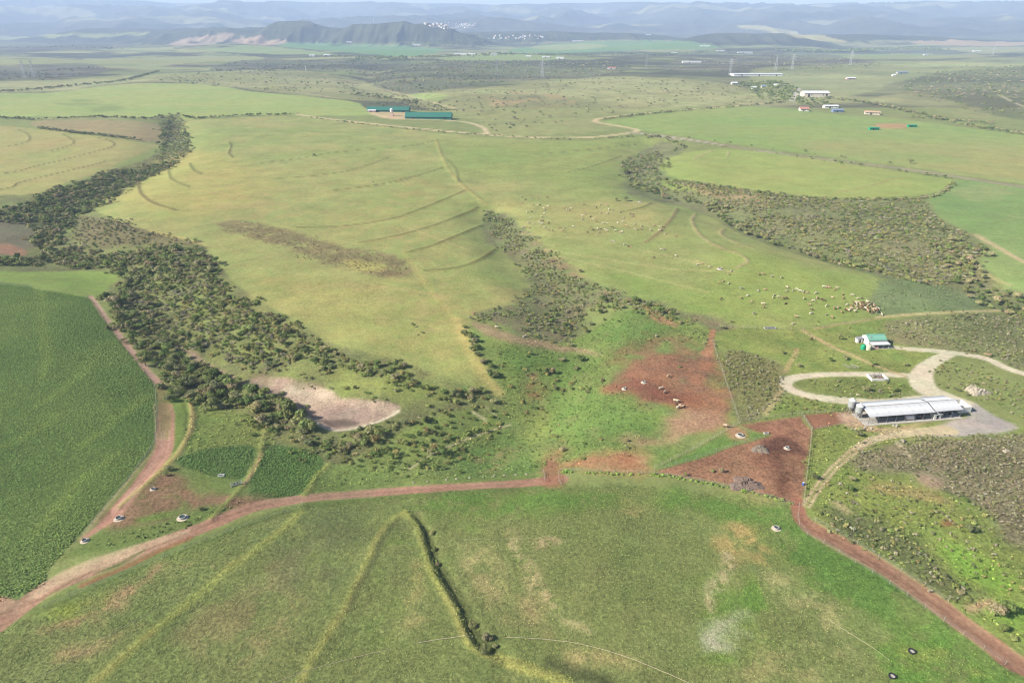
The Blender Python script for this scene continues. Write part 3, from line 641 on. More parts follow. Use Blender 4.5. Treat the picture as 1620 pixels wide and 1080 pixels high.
line(None, (206, 196, 186), [(1004, 210), (1080, 219.5), (1140, 229)], 4, 1.5, .5, .9)
line(None, (226, 216, 206), [(1254, 160), (1259, 150), (1262, 140)], 12, 4, 1, .95)
line(None, (214, 190, 150), [(1545, 372), (1565, 384), (1590, 398), (1640, 425)], 4, 1.5, 1, .85)
line(None, (206, 186, 140), [(1470, 312), (1500, 303), (1600, 306)], 2, 1.5, 1, .5)
line(None, (206, 192, 138), [(1545, 415), (1555, 432), (1600, 452)], 2.4, 1, 1, .7)
line(None, (222, 206, 172), [(1580, 150), (1600, 160), (1640, 178)], 6, 3, 2, .8)
for q in ([(380, 134), (450, 132), (560, 134)], [(60, 188), (160, 187), (255, 189)], [(470, 146), (540, 156)], [(600, 140), (640, 150), (720, 172)]):
    line(None, (216, 202, 160), q, 5, 3, 3, .7)

# the dry pond lies in a hollow below its western bank
pw = wpoly([(398, 600), (450, 598), (500, 612), (560, 632), (605, 640), (630, 649), (606, 664), (570, 674), (530, 680), (505, 668), (470, 648), (440, 632), (415, 615)])
pm = np.nonzero((np.abs(GX - np.mean([a_ for a_, b_ in pw])) < 90) & (np.abs(GY - np.mean([b_ for a_, b_ in pw])) < 90))[0]
GZ[pm] -= 1.3 * (1 - sstep(-4.0, 1.5, sdf_poly(GX[pm], GY[pm], pw)))
# greens of this dry country are greyer than fresh lawn
gm = np.clip((GCOL[:, 1] / np.maximum(GCOL[:, 0], 1e-4) - 1.02) * 3, 0, 1) * 0.10
lum = GCOL @ np.array([.3, .6, .1])
gk = np.clip((GCOL[:, 1] / np.maximum(GCOL[:, 0], 1e-4) - 1.1) * 3, 0, 1)
GCOL[:, 0] *= 1 + .12 * gk; GCOL[:, 2] *= 1 - .08 * gk
GCOL += (lum[:, None] * np.array([1.0, 1.02, .86]) - GCOL) * gm[:, None]
# fine unevenness of rough ground
GZ += 0.10 * NP4 * np.clip(GTEX, 0, 1) * (GY < 600)

# ------------------------------------------------------------------ materials
MATS = {}
def mat(name, rgb=None, rough=0.7, metal=0.0, noise=0.15, scale=3.0, spec=0.3, linear=None):
    if name in MATS: return MATS[name]
    m = bpy.data.materials.new(name); m.use_nodes = True
    nt = m.node_tree; b = nt.nodes['Principled BSDF']
    c = tuple(alb(rgb)) if linear is None else linear
    tc = nt.nodes.new('ShaderNodeTexCoord')
    n = nt.nodes.new('ShaderNodeTexNoise'); n.inputs['Scale'].default_value = scale; n.inputs['Detail'].default_value = 6
    nt.links.new(tc.outputs['Object'], n.inputs['Vector'])
    mr = nt.nodes.new('ShaderNodeMapRange')
    mr.inputs['From Min'].default_value = .3; mr.inputs['From Max'].default_value = .7
    mr.inputs['To Min'].default_value = 1 - noise; mr.inputs['To Max'].default_value = 1 + noise
    nt.links.new(n.outputs['Fac'], mr.inputs['Value'])
    vm = nt.nodes.new('ShaderNodeVectorMath'); vm.operation = 'SCALE'
    vm.inputs[0].default_value = c[:3]
    nt.links.new(mr.outputs[0], vm.inputs['Scale'])
    nt.links.new(vm.outputs[0], b.inputs['Base Color'])
    b.inputs['Roughness'].default_value = rough; b.inputs['Metallic'].default_value = metal
    b.inputs['Specular IOR Level'].default_value = spec
    MATS[name] = m
    return m

def ground_material():
    m = bpy.data.materials.new('land_cover'); m.use_nodes = True
    nt = m.node_tree; L = nt.links; b = nt.nodes['Principled BSDF']
    b.inputs['Roughness'].default_value = 0.92; b.inputs['Specular IOR Level'].default_value = 0.1
    ac = nt.nodes.new('ShaderNodeAttribute'); ac.attribute_name = 'cover'
    at = nt.nodes.new('ShaderNodeAttribute'); at.attribute_name = 'grain'
    geo = nt.nodes.new('ShaderNodeNewGeometry')
    def noise(scale, detail, rough, stretch=None):
        n = nt.nodes.new('ShaderNodeTexNoise'); n.inputs['Scale'].default_value = scale
        n.inputs['Detail'].default_value = detail; n.inputs['Roughness'].default_value = rough
        if stretch:
            mp = nt.nodes.new('ShaderNodeMapping'); mp.inputs['Scale'].default_value = stretch
            L.new(geo.outputs['Position'], mp.inputs['Vector']); L.new(mp.outputs[0], n.inputs['Vector'])
        else:
            L.new(geo.outputs['Position'], n.inputs['Vector'])
        return n
    def math_(op, a, b_, clamp=False):
        n = nt.nodes.new('ShaderNodeMath'); n.operation = op; n.use_clamp = clamp
        for i, v in enumerate((a, b_)):
            if isinstance(v, (int, float)): n.inputs[i].default_value = v
            else: L.new(v, n.inputs[i])
        return n.outputs[0]
    n1 = noise(0.05, 11, 0.68)             # 20 m down to centimetres
    n2 = noise(1.1, 6, 0.72)               # tufts about a metre
    n3 = noise(0.012, 6, 0.6, (1, 1, 1))
    v1 = math_('SUBTRACT', n1.outputs['Fac'], 0.5)
    v2 = math_('SUBTRACT', n2.outputs['Fac'], 0.5)
    amp1 = math_('MULTIPLY_ADD', at.outputs['Fac'], 0.9); nt.nodes[-1].inputs[2].default_value = 0.45
    amp2 = math_('MULTIPLY', at.outputs['Fac'], 2.6)
    s = math_('ADD', math_('MULTIPLY', v1, amp1), math_('MULTIPLY', v2, amp2))
    n5 = noise(0.33, 4, 0.6)
    s = math_('ADD', s, math_('MULTIPLY', math_('SUBTRACT', n5.outputs['Fac'], 0.5), 0.55))
    br = math_('ADD', s, 1.0)
    br = math_('MAXIMUM', br, 0.35)
    vm = nt.nodes.new('ShaderNodeVectorMath'); vm.operation = 'SCALE'
    L.new(ac.outputs['Color'], vm.inputs[0]); L.new(br, vm.inputs['Scale'])
    # dry and lush tints
    tint = nt.nodes.new('ShaderNodeValToRGB')
    e = tint.color_ramp.elements
    e[0].position = .34; e[0].color = (0.90, 1.04, 0.92, 1)
    e[1].position = .66; e[1].color = (1.12, 0.98, 1.0, 1)
    nn = noise(0.11, 8, 0.7)
    mixf = math_('MULTIPLY', math_('ADD', nn.outputs['Fac'], n3.outputs['Fac']), 0.5)
    L.new(mixf, tint.inputs['Fac'])
    mu = nt.nodes.new('ShaderNodeVectorMath'); mu.operation = 'MULTIPLY'
    L.new(vm.outputs[0], mu.inputs[0]); L.new(tint.outputs['Color'], mu.inputs[1])
    L.new(mu.outputs[0], b.inputs['Base Color'])
    bump = nt.nodes.new('ShaderNodeBump'); bump.inputs['Strength'].default_value = 0.5
    L.new(math_('MULTIPLY', at.outputs['Fac'], 0.5), bump.inputs['Distance'])
    nb = noise(1.3, 4, 0.6)
    L.new(nb.outputs['Fac'], bump.inputs['Height'])
    L.new(bump.outputs[0], b.inputs['Normal'])
    return m
GROUND_MAT = ground_material()

# ------------------------------------------------------------------ split the sheet into its fields and roads
ZLABEL = {
    'ground': ('open grassy farmland with hedges rolling towards the valley', 'ground'),
    'hills': ('hazy blue scrub covered mountains closing the valley', 'hills'),
    'far_field': ('small pale and green fields on the far valley floor', 'field'),
    'field': ('large smooth green fields beyond the scrub and the road', 'field'),
    'fallow_strip': ('pinkish brown fallow strip between two dark hedges', 'field'),
    'terraced_field': ('dry yellow green field with curved contour banks west of the tree valley', 'field'),
    'valley_floor': ('brushy valley floor under the thicket of dark trees', 'ground'),
    'pasture': ('wide yellow green pasture with contour banks and grazing cows', 'pasture'),
    'gully_scrub': ('brownish gully floor wedged between two pastures', 'ground'),
    'paddock': ('green paddock with bare red earth beside the scrub', 'paddock'),
    'pond_bed': ('pale sandy bed of a nearly dry pond', 'pond'),
    'crop_field': ('dense dark green crop field beside the pale farm track', 'field'),
    'grass_strip': ('narrow grass strip between the track and an earth bank', 'grass'),
    'meadow': ('small light green meadow between two yellow earth banks', 'meadow'),
    'crop_strip': ('dark green crop strip below the small meadow', 'field'),
    'crop_plot': ('small dark green crop plot above the red road', 'field'),
    'meadow_plot': ('rough meadow along the upper side of the red road', 'meadow'),
    'feedlot_yard': ('trampled grassy yard with red earth and water troughs', 'yard'),
    'stubble_field': ('mottled green and tan stubble field below the red road', 'field'),
    'scrub_belt': ('grey brown ground of the scrub belt behind the cattle pasture', 'ground'),
    'reed_bed': ('grey green rank growth between pasture and scrub belt', 'ground'),
    'yard': ('farmyard lawn round the green roofed house', 'yard'),
    'scrub_slope': ('grey brown scrub slope behind the green roofed house', 'ground'),
    'scrub_plot': ('scrub plot between red paddock and loop track', 'ground'),
    'grass_island': ('grassy island inside the loop of the farm track', 'ground'),
    'lower_slope': ('weedy green slope between milking shed and red road', 'ground'),
    'corral': ('triangular corral of bare trampled red earth', 'corral'),
    'small_pen': ('small square pen of red earth beside the milking shed', 'pen'),
    'ditch': ('deep shaded ditch winding through the stubble field', 'ditch'),
    'dirt_road': ('reddish dirt roads between the fields', 'road'),
    'earth_bank': ('narrow yellow grassed earth banks dividing the small fields', 'bank'),
    'farm_track': ('pale gravel tracks looping round the milking shed', 'track'),
    'tarmac_yard': ('grey tarmac yard at the end of the milking shed', 'yard'),
    'gravel_road': ('pale gravel road leading past the green sheds', 'road'),
    'tarred_road': ('tarred country road between the big fields', 'road'),
}

def tag(o, label, cat, group=None, kind=None):
    o['label'] = label; o['category'] = cat
    if group: o['group'] = group
    if kind: o['kind'] = kind
    return o

def mesh_np(name, V, F, mats=None):
    me = bpy.data.meshes.new(name)
    V = np.asarray(V, np.float32); F = np.asarray(F, np.int32)
    me.vertices.add(len(V)); me.vertices.foreach_set('co', V.ravel())
    k = F.shape[1]
    me.loops.add(F.size); me.loops.foreach_set('vertex_index', F.ravel())
    me.polygons.add(len(F)); me.polygons.foreach_set('loop_start', np.arange(0, F.size, k, dtype=np.int32))
    for m in (mats or []): me.materials.append(m)
    me.update(calc_edges=True)
    return me

VG = np.stack([GX, GY, GZ], -1)
ii = (np.arange(NR - 1)[:, None] * NC + np.arange(NC - 1)[None, :]).ravel()
QUADS = np.stack([ii, ii + 1, ii + 1 + NC, ii + NC], -1)
QZ = GZONE[QUADS]
qz = np.where(QZ[:, 0] == QZ[:, 1], QZ[:, 0], np.where(QZ[:, 2] == QZ[:, 3], QZ[:, 2], QZ[:, 0]))
for zi, zname in enumerate(ZONES):
    f = QUADS[qz == zi]
    if not len(f): continue
    used = np.unique(f)
    remap = np.full(NV, -1, np.int64); remap[used] = np.arange(len(used))
    me = mesh_np(zname, VG[used], remap[f], [GROUND_MAT])
    a = me.attributes.new('cover', 'FLOAT_COLOR', 'POINT')
    a.data.foreach_set('color', np.concatenate([GCOL[used], np.ones((len(used), 1))], 1).astype(np.float32).ravel())
    g = me.attributes.new('grain', 'FLOAT', 'POINT')
    g.data.foreach_set('value', GTEX[used].astype(np.float32))
    me.polygons.foreach_set('use_smooth', np.ones(len(f), bool))
    o = bpy.data.objects.new(zname, me); col.objects.link(o)
    lb, ct = ZLABEL[zname]
    tag(o, lb, ct, kind='structure')

# lookups on the finished sheet
GZ2 = GZ.reshape(NR, NC); GC2 = GCOL.reshape(NR, NC, 3)
def grid_uv(x, y):
    r = np.interp(y, ROWS, np.arange(NR)); c = np.interp(x / (y + 55), UCOL, np.arange(NC))
    return r, c
def zat(x, y):
    x = np.atleast_1d(np.asarray(x, float)); y = np.atleast_1d(np.asarray(y, float))
    r, c = grid_uv(x, y)
    r0 = np.clip(np.floor(r).astype(int), 0, NR - 2); c0 = np.clip(np.floor(c).astype(int), 0, NC - 2)
    fr = r - r0; fc = c - c0
    return (GZ2[r0, c0] * (1 - fr) * (1 - fc) + GZ2[r0 + 1, c0] * fr * (1 - fc) + GZ2[r0, c0 + 1] * (1 - fr) * fc + GZ2[r0 + 1, c0 + 1] * fr * fc)
def cat_(x, y):
    r, c = grid_uv(x, y)
    return GC2[np.clip(np.round(r).astype(int), 0, NR - 1), np.clip(np.round(c).astype(int), 0, NC - 1)]
def at(px, py):
    q = P(px, py)[0]
    return Vector((q[0], q[1], float(zat(q[0], q[1])[0])))

# haze: one closed box of even pale air round camera, ground and hills
def build_haze():
    z0 = float(GZ.min()) - 1.0; z1 = max(float(GZ.max()), CAM_H) + 40
    x1 = float(np.abs(GX).max()) + 200; y0 = -400; y1 = float(GY.max()) + 200
    V = [(-x1, y0, z0), (x1, y0, z0), (x1, y1, z0), (-x1, y1, z0), (-x1, y0, z1), (x1, y0, z1), (x1, y1, z1), (-x1, y1, z1)]
    F = [(0, 3, 2, 1), (4, 5, 6, 7), (0, 1, 5, 4), (1, 2, 6, 5), (2, 3, 7, 6), (3, 0, 4, 7)]
    m = bpy.data.materials.new('haze_air'); m.use_nodes = True
    nt = m.node_tree; nt.nodes.clear()
    out = nt.nodes.new('ShaderNodeOutputMaterial')
    pv = nt.nodes.new('ShaderNodeVolumePrincipled')
    pv.inputs['Color'].default_value = (0.53, 0.70, 1.0, 1)
    pv.inputs['Density'].default_value = 1.05e-4
    pv.inputs['Anisotropy'].default_value = 0.0
    nt.links.new(pv.outputs[0], out.inputs['Volume'])
    o = bpy.data.objects.new('haze', mesh_np('haze', V, F, [m])); col.objects.link(o)
    tag(o, 'pale blue haze hanging over the whole valley', 'haze', kind='stuff')
build_haze()

# ------------------------------------------------------------------ plant meshes
def leaf_material(name, source):
    m = bpy.data.materials.new(name); m.use_nodes = True
    nt = m.node_tree; L = nt.links; b = nt.nodes['Principled BSDF']
    b.inputs['Roughness'].default_value = .75; b.inputs['Specular IOR Level'].default_value = .15
    if source == 'instance':
        a = nt.nodes.new('ShaderNodeAttribute'); a.attribute_type = 'INSTANCER'; a.attribute_name = 'tint'
        base = a.outputs['Color']
    else:
        a = nt.nodes.new('ShaderNodeObjectInfo'); base = a.outputs['Color']
    g = nt.nodes.new('ShaderNodeAttribute'); g.attribute_name = 'leaf'
    vm = nt.nodes.new('ShaderNodeVectorMath'); vm.operation = 'MULTIPLY'
    L.new(base, vm.inputs[0]); L.new(g.outputs['Color'], vm.inputs[1])
    L.new(vm.outputs[0], b.inputs['Base Color'])
    return m
LEAF_INST = leaf_material('leaf_mass', 'instance')
LEAF_OBJ = leaf_material('leaf_tree', 'object')
BARK = mat('bark', (120, 100, 80), .9, noise=.3)

def leaf_colours(me, rng, quads, spread=.3):
    """each leaf clump its own slight hue"""
    n = len(me.polygons)
    v = np.repeat(rng.uniform(1 - spread, 1 + spread, n)[:, None], 3, 1)
    v[:, 0] *= rng.uniform(.85, 1.2, n); v[:, 2] *= rng.uniform(.8, 1.2, n)
    a = me.attributes.new('leaf', 'FLOAT_COLOR', 'FACE')
    a.data.foreach_set('color', np.concatenate([v, np.ones((n, 1))], 1).astype(np.float32).ravel())

def crown_mesh(name, seed, n, lobes=8, base=.25, top=1.15, leaf=.1, material=None, spiky=0):
    rng = np.random.default_rng(seed)
    th = rng.uniform(0, 2 * math.pi, lobes); rr = .62 * np.sqrt(rng.uniform(.02, 1, lobes))
    zz = base + (top - base) * (.35 + .45 * rng.uniform(0, 1, lobes) * (1 - .6 * (rr / .62) ** 2))
    C = np.stack([rr * np.cos(th), rr * np.sin(th), zz], 1)
    LR = rng.uniform(.26, .46, lobes)
    k = rng.choice(lobes, n, p=LR ** 2 / (LR ** 2).sum())
    d = rng.normal(size=(n, 3)); d[:, 2] = np.where(d[:, 2] < -.4, -d[:, 2] * .5, d[:, 2]); d /= np.linalg.norm(d, axis=1)[:, None]
    pos = C[k] + d * (LR[k] * rng.uniform(.7, 1.1 + spiky, n))[:, None] * np.array([1, 1, .8])
    pos[:, 2] = np.maximum(pos[:, 2], base * .5 + .03)
    nrm = d + rng.normal(size=(n, 3)) * .45; nrm /= np.linalg.norm(nrm, axis=1)[:, None]
    t = np.cross(nrm, rng.normal(size=(n, 3))); t /= np.linalg.norm(t, axis=1)[:, None] + 1e-9
    bt = np.cross(nrm, t)
    s1 = (leaf * rng.uniform(.7, 1.5, n))[:, None]; s2 = (leaf * rng.uniform(.5, 1.1, n))[:, None]
    V = np.stack([pos - t * s1, pos - bt * s2 + nrm * s1 * .15, pos + t * s1, pos + bt * s2 + nrm * s1 * .15], 1).reshape(-1, 3)
    F = np.arange(4 * n).reshape(-1, 4)
    me = mesh_np(name, V, F, [material])
    leaf_colours(me, rng, n)
    return me

def blades_mesh(name, seed, n, h, spread, w, material, droop=.5):
    rng = np.random.default_rng(seed)
    V = []; F = []
    for i in range(n):
        a = rng.uniform(0, 2 * math.pi); dx, dy = math.cos(a), math.sin(a)
        r0 = rng.uniform(0, spread * .5); hh = h * rng.uniform(.6, 1.2); ww = w * rng.uniform(.7, 1.3)
        b0 = np.array([dx * r0, dy * r0, 0]); m1 = b0 + np.array([dx * spread * .4, dy * spread * .4, hh]); e1 = b0 + np.array([dx * spread, dy * spread, hh * (1 - droop)])
        s = np.array([-dy, dx, 0]) * ww
        k = len(V)
        V += [b0 - s, b0 + s, m1 + s, m1 - s, e1]
        F += [(k, k + 1, k + 2), (k, k + 2, k + 3), (k + 3, k + 2, k + 4)]
    me = mesh_np(name, V, F, [material])
    leaf_colours(me, rng, n)
    return me

def source_collection(name, meshes):
    c = bpy.data.collections.new(name)
    for i, me in enumerate(meshes):
        o = bpy.data.objects.new('%s_%02d' % (name, i), me); c.objects.link(o)
    return c

SRC = {
    'tree': source_collection('source_tree', [crown_mesh('tree_mass', 10 + i, 420, 9, .2, 1.2, .085, LEAF_INST) for i in range(5)]),
    'bush': source_collection('source_bush', [crown_mesh('bush_mass', 30 + i, 150, 6, .0, .95, .12, LEAF_INST) for i in range(5)]),
    'shrub': source_collection('source_shrub', [crown_mesh('shrub_mass', 50 + i, 70, 4, .0, .85, .16, LEAF_INST, .2) for i in range(5)]),
    'crop': source_collection('source_crop', [blades_mesh('crop_mass', 70 + i, 9, .55, .6, .14, LEAF_INST) for i in range(4)]),
    'tuft': source_collection('source_tuft', [blades_mesh('tuft_mass', 80 + i, 9, .15, .26, .06, LEAF_INST, .5) for i in range(4)]),
}

def scatter_group():
    ng = bpy.data.node_groups
    def make(src):
        g = ng.new('spread_' + src, 'GeometryNodeTree')
        g.interface.new_socket('Geometry', in_out='INPUT', socket_type='NodeSocketGeometry')
        g.interface.new_socket('Geometry', in_out='OUTPUT', socket_type='NodeSocketGeometry')
        N = g.nodes; L = g.links
        gi = N.new('NodeGroupInput'); go = N.new('NodeGroupOutput')
        ci = N.new('GeometryNodeCollectionInfo'); ci.inputs['Collection'].default_value = SRC[src]
        ci.inputs['Separate Children'].default_value = True; ci.inputs['Reset Children'].default_value = True
        ip = N.new('GeometryNodeInstanceOnPoints'); ip.inputs['Pick Instance'].default_value = True
        def named(nm, ty):
            a = N.new('GeometryNodeInputNamedAttribute'); a.data_type = ty; a.inputs['Name'].default_value = nm
            return a.outputs[0]
        L.new(gi.outputs[0], ip.inputs['Points']); L.new(ci.outputs[0], ip.inputs['Instance'])
        L.new(named('pick', 'INT'), ip.inputs['Instance Index'])
        L.new(named('spin', 'FLOAT_VECTOR'), ip.inputs['Rotation'])
        L.new(named('size', 'FLOAT_VECTOR'), ip.inputs['Scale'])
        L.new(ip.outputs[0], go.inputs[0])
        return g
    return {k: make(k) for k in SRC}
SPREAD = scatter_group()

def scatter(name, label, cat, src, x, y, size, tint, sink=.05, hvar=.25):
    n = len(x)
    if n == 0: return
    x = np.asarray(x); y = np.asarray(y)
    V = np.stack([x, y, zat(x, y) - sink * size], 1)
    me = bpy.data.meshes.new(name)
    me.vertices.add(n); me.vertices.foreach_set('co', V.astype(np.float32).ravel())
    def attr(nm, ty, key, data):
        a = me.attributes.new(nm, ty, 'POINT'); a.data.foreach_set(key, np.ascontiguousarray(data).ravel())
    sv = np.stack([size, size * RNG.uniform(.85, 1.15, n), size * RNG.uniform(1 - hvar, 1 + hvar, n)], 1)
    attr('size', 'FLOAT_VECTOR', 'vector', sv.astype(np.float32))
    attr('spin', 'FLOAT_VECTOR', 'vector', np.stack([np.zeros(n), np.zeros(n), RNG.uniform(0, 6.283, n)], 1).astype(np.float32))
    attr('pick', 'INT', 'value', RNG.integers(0, 5, n).astype(np.int32))
    attr('tint', 'FLOAT_VECTOR', 'vector', np.asarray(tint).astype(np.float32))
    o = bpy.data.objects.new(name, me); col.objects.link(o)
    md = o.modifiers.new('spread', 'NODES'); md.node_group = SPREAD[src]
    tag(o, label, cat, kind='stuff')
    return o

def in_poly(pts, spacing, keep=1.0, clump=None, thr=0.0, smooth=True, edge=1.0):
    """jittered grid inside a traced outline"""
    w = wpoly(pts, True, smooth, 2)
    A = np.array(w)
    gx = np.arange(A[:, 0].min(), A[:, 0].max(), spacing); gy = np.arange(A[:, 1].min(), A[:, 1].max(), spacing)
    X, Y = np.meshgrid(gx, gy); X = X.ravel(); Y = Y.ravel()
    X = X + RNG.uniform(-.55, .55, len(X)) * spacing; Y = Y + RNG.uniform(-.55, .55, len(Y)) * spacing
    m = (RNG.uniform(0, 1, len(X)) < keep)
    X, Y = X[m], Y[m]
    e = min(5.0, .06 * (A[:, 0].max() - A[:, 0].min() + A[:, 1].max() - A[:, 1].min())) * edge
    m = inside(X + e * fbm(X / 11, Y / 11, 71, 2) * 1.6 + e * RNG.normal(0, .25, len(X)), Y + e * fbm(X / 11, Y / 11, 72, 2) * 1.6 + e * RNG.normal(0, .25, len(X)), w); X, Y = X[m], Y[m]
    if clump:
        m = fbm(X / clump, Y / clump, 611, 3, .6) > thr + RNG.uniform(-.25, .25, len(X))
        X, Y = X[m], Y[m]
    return X, Y

def on_line(pts, width, per_m):
    w = np.array(wpoly(pts, False, True, 4))
    seg = np.hypot(*np.diff(w, axis=0).T); cum = np.concatenate([[0], np.cumsum(seg)])
    n = max(int(cum[-1] * per_m), 1)
    s = RNG.uniform(0, cum[-1], n)
    X = np.interp(s, cum, w[:, 0]) + RNG.normal(0, width * .4, n); Y = np.interp(s, cum, w[:, 1]) + RNG.normal(0, width * .4, n)
    return X, Y

def tints(n, *rgbs, var=.27):
    k = RNG.integers(0, len(rgbs), n)
    c = np.stack([alb(r) for r in rgbs])[k] * 2.0
    return c * RNG.uniform(1 - var, 1 + var, (n, 1)) * RNG.uniform(.94, 1.06, (n, 3))

TGREEN = [(112, 126, 70), (94, 112, 60), (128, 136, 82), (110, 116, 78), (140, 140, 96), (146, 138, 104)]
TGREY = [(138, 134, 108), (142, 138, 116), (118, 122, 84), (100, 106, 70), (128, 130, 88)]
TBUSH = [(122, 134, 74), (108, 128, 66), (136, 140, 84), (142, 134, 84)]

class Stand:
    """points of one stand of plants, kept together until it is built"""
    def __init__(s): s.x = []; s.y = []; s.r = []; s.c = []
    def add(s, xy, r0, r1, cols):
        x, y = xy; n = len(x)
        s.x.append(x); s.y.append(y); s.r.append(r0 + (r1 - r0) * RNG.beta(1.6, 2.4, n)); s.c.append(tints(n, *cols))
        return s
    def arr(s): return np.concatenate(s.x), np.concatenate(s.y), np.concatenate(s.r), np.concatenate(s.c)

# ---- trees: the ones that show largest become trees of their own, the rest one mass
W_TREE = Stand(); W_BUSH = Stand(); C_TREE = Stand(); C_BUSH = Stand(); E_TREE = Stand(); E_BUSH = Stand(); E_SHRUB = Stand()
for q, sp, kp in [
    ([(-190, 350), (0, 340), (60, 311), (120, 290), (200, 268), (276, 256), (268, 268), (230, 286), (190, 306), (160, 328), (118, 345), (100, 376), (88, 398), (50, 394), (55, 365), (30, 350), (-190, 372)], 4.2, .72),
    ([(-190, 415), (40, 408), (70, 398), (110, 392), (170, 402), (240, 388), (300, 392), (332, 410), (346, 436), (300, 442), (250, 452), (215, 472), (200, 490), (165, 468), (200, 440), (170, 424), (120, 421), (60, 418), (-190, 428)], 4.1, .75),
    ([(160, 472), (205, 470), (240, 498), (276, 530), (285, 560), (320, 585), (360, 612), (400, 630), (440, 655), (480, 690), (490, 706), (440, 692), (380, 662), (330, 642), (290, 628), (258, 598), (228, 560), (196, 520)], 3.8, .84)]:
    W_TREE.add(in_poly(q, sp, kp), 1.2, 3.7, TGREEN)
    W_BUSH.add(in_poly(q, 2.3, .65), .7, 1.8, TBUSH + TGREEN)
W_TREE.add(in_poly([(302, 396), (332, 408), (352, 440), (400, 480), (450, 508), (520, 543), (600, 570), (700, 603), (770, 622), (782, 645), (720, 640), (640, 614), (560, 592), (480, 567), (430, 547), (385, 508), (335, 458)], 4.4, .72, 16, -.3), 1.1, 2.8, TGREEN)
W_BUSH.add(in_poly([(302, 396), (352, 440), (450, 508), (600, 570), (770, 622), (782, 645), (640, 614), (480, 570), (385, 510)], 2.3, .7), .6, 1.6, TBUSH)
W_TREE.add(in_poly([(215, 472), (300, 440), (380, 505), (430, 547), (480, 567), (440, 580), (380, 575), (300, 545), (250, 500)], 4.8, .7, 16, -.25), 1.1, 2.8, TGREEN)
W_BUSH.add(in_poly([(215, 472), (300, 440), (380, 505), (430, 547), (480, 567), (440, 585), (380, 580), (300, 550), (250, 500)], 2.2, .7), .6, 1.6, TBUSH + TGREY[:2])
W_TREE.add(in_poly([(485, 692), (560, 684), (620, 664), (660, 650), (700, 640), (720, 650), (680, 664), (630, 680), (580, 700), (540, 712), (500, 716)], 4.6, .75), 1.4, 2.8, TGREEN)
W_TREE.add(in_poly([(690, 628), (730, 622), (790, 632), (775, 650), (730, 662), (700, 648)], 4.6, .6), 1.5, 3.2, TGREEN)
W_TREE.add(in_poly([(520, 700), (600, 695), (690, 680), (735, 690), (700, 720), (640, 735), (600, 745), (540, 738)], 5.0, .7), 1.1, 2.8, TGREEN + [(144, 134, 86)])
W_BUSH.add(in_poly([(480, 690), (560, 680), (690, 650), (800, 650), (770, 690), (700, 740), (600, 752), (530, 740)], 2.6, .65), .5, 1.5, TBUSH + TGREEN[:2])
W_BUSH.add(in_poly([(120, 345), (170, 345), (260, 370), (320, 388), (230, 388), (150, 395), (110, 385)], 3.0, .6), .6, 1.5, TBUSH + TGREY)
W_BUSH.add(in_poly([(250, 195), (290, 195), (300, 240), (270, 258), (240, 250), (262, 225)], 4, .7), .9, 2.2, TBUSH + TGREY[:1])
W_BUSH.add(in_poly([(480, 600), (640, 640), (700, 640), (690, 660), (600, 690), (520, 712), (470, 690), (440, 640), (500, 672), (540, 684), (630, 655), (600, 636), (500, 610)], 2.6, .55), .5, 1.3, TBUSH + TGREY[2:])
W_BUSH.add(in_poly([(262, 600), (330, 640), (440, 690), (500, 712), (470, 740), (440, 705), (360, 660), (300, 630)], 2.8, .6), .5, 1.3, TBUSH)
W_BUSH.add(in_poly([(400, 590), (480, 575), (600, 600), (690, 628), (620, 640), (560, 630), (470, 604)], 2.6, .4, 14, 0), .4, 1.0, TBUSH + TGREY)
W_TREE.add(on_line([(268, 192), (266, 205), (255, 232)], 8, .25), 2, 3.6, TGREEN)
W_TREE.add(on_line([(292, 205), (300, 230), (303, 242)], 3, .2), 1.4, 2.4, TGREEN)
W_TREE.add(on_line([(318, 592), (350, 604), (400, 622), (440, 640), (470, 662), (495, 684)], 2.2, .55), 2.2, 3.4, TGREEN[:3])
W_BUSH.add(in_poly([(345, 435), (400, 480), (450, 510), (440, 545), (380, 540), (330, 480)], 2.4, .7), .7, 1.8, TBUSH + TGREEN)
# central gully
C_TREE.add(on_line([(732, 515), (745, 540), (760, 570), (780, 598), (790, 615)], 2.4, .5), 1.2, 2.3, TGREEN)
C_TREE.add(in_poly([(890, 562), (920, 570), (915, 590), (880, 622), (848, 650), (832, 655), (850, 625), (875, 595)], 4.2, .6), 1.2, 2.4, TGREEN)
C_TREE.add(in_poly([(870, 500), (900, 490), (950, 480), (960, 495), (920, 530), (890, 545)], 4.6, .5), 1.0, 2.2, TGREEN)
C_TREE.add(in_poly([(945, 455), (1000, 470), (1060, 488), (1070, 500), (1000, 490), (950, 478)], 5, .6), 1.2, 2.4, TGREEN)
C_BUSH.add(in_poly([(762, 338), (800, 345), (860, 395), (940, 450), (1060, 490), (1130, 512), (1060, 506), (960, 485), (920, 505), (890, 545), (800, 520), (745, 503), (800, 486), (835, 465), (838, 440), (800, 400)], 1.8, .85, 13, -.15), .4, 1.3, TGREY + TBUSH)
C_BUSH.add(in_poly([(790, 560), (870, 560), (930, 575), (890, 640), (830, 660), (800, 610)], 2.4, .6, 12, -.05), .4, 1.3, TBUSH)
C_BUSH.add(in_poly([(800, 660), (850, 650), (900, 690), (870, 740), (800, 750), (720, 750), (740, 715)], 2.8, .4, 10, 0), .35, 1.0, TBUSH)
C_BUSH.add(in_poly([(345, 352), (400, 351), (470, 369), (540, 394), (600, 401), (645, 413), (655, 428), (620, 441), (560, 431), (500, 414), (430, 388), (380, 372)], 1.9, .55, 9, -.1), .25, .55, [(126, 116, 86), (116, 110, 82), (134, 124, 92)])
C_BUSH.add(in_poly([(900, 660), (1000, 640), (1040, 700), (900, 735), (860, 700)], 6, .18), .4, 1.0, TBUSH)
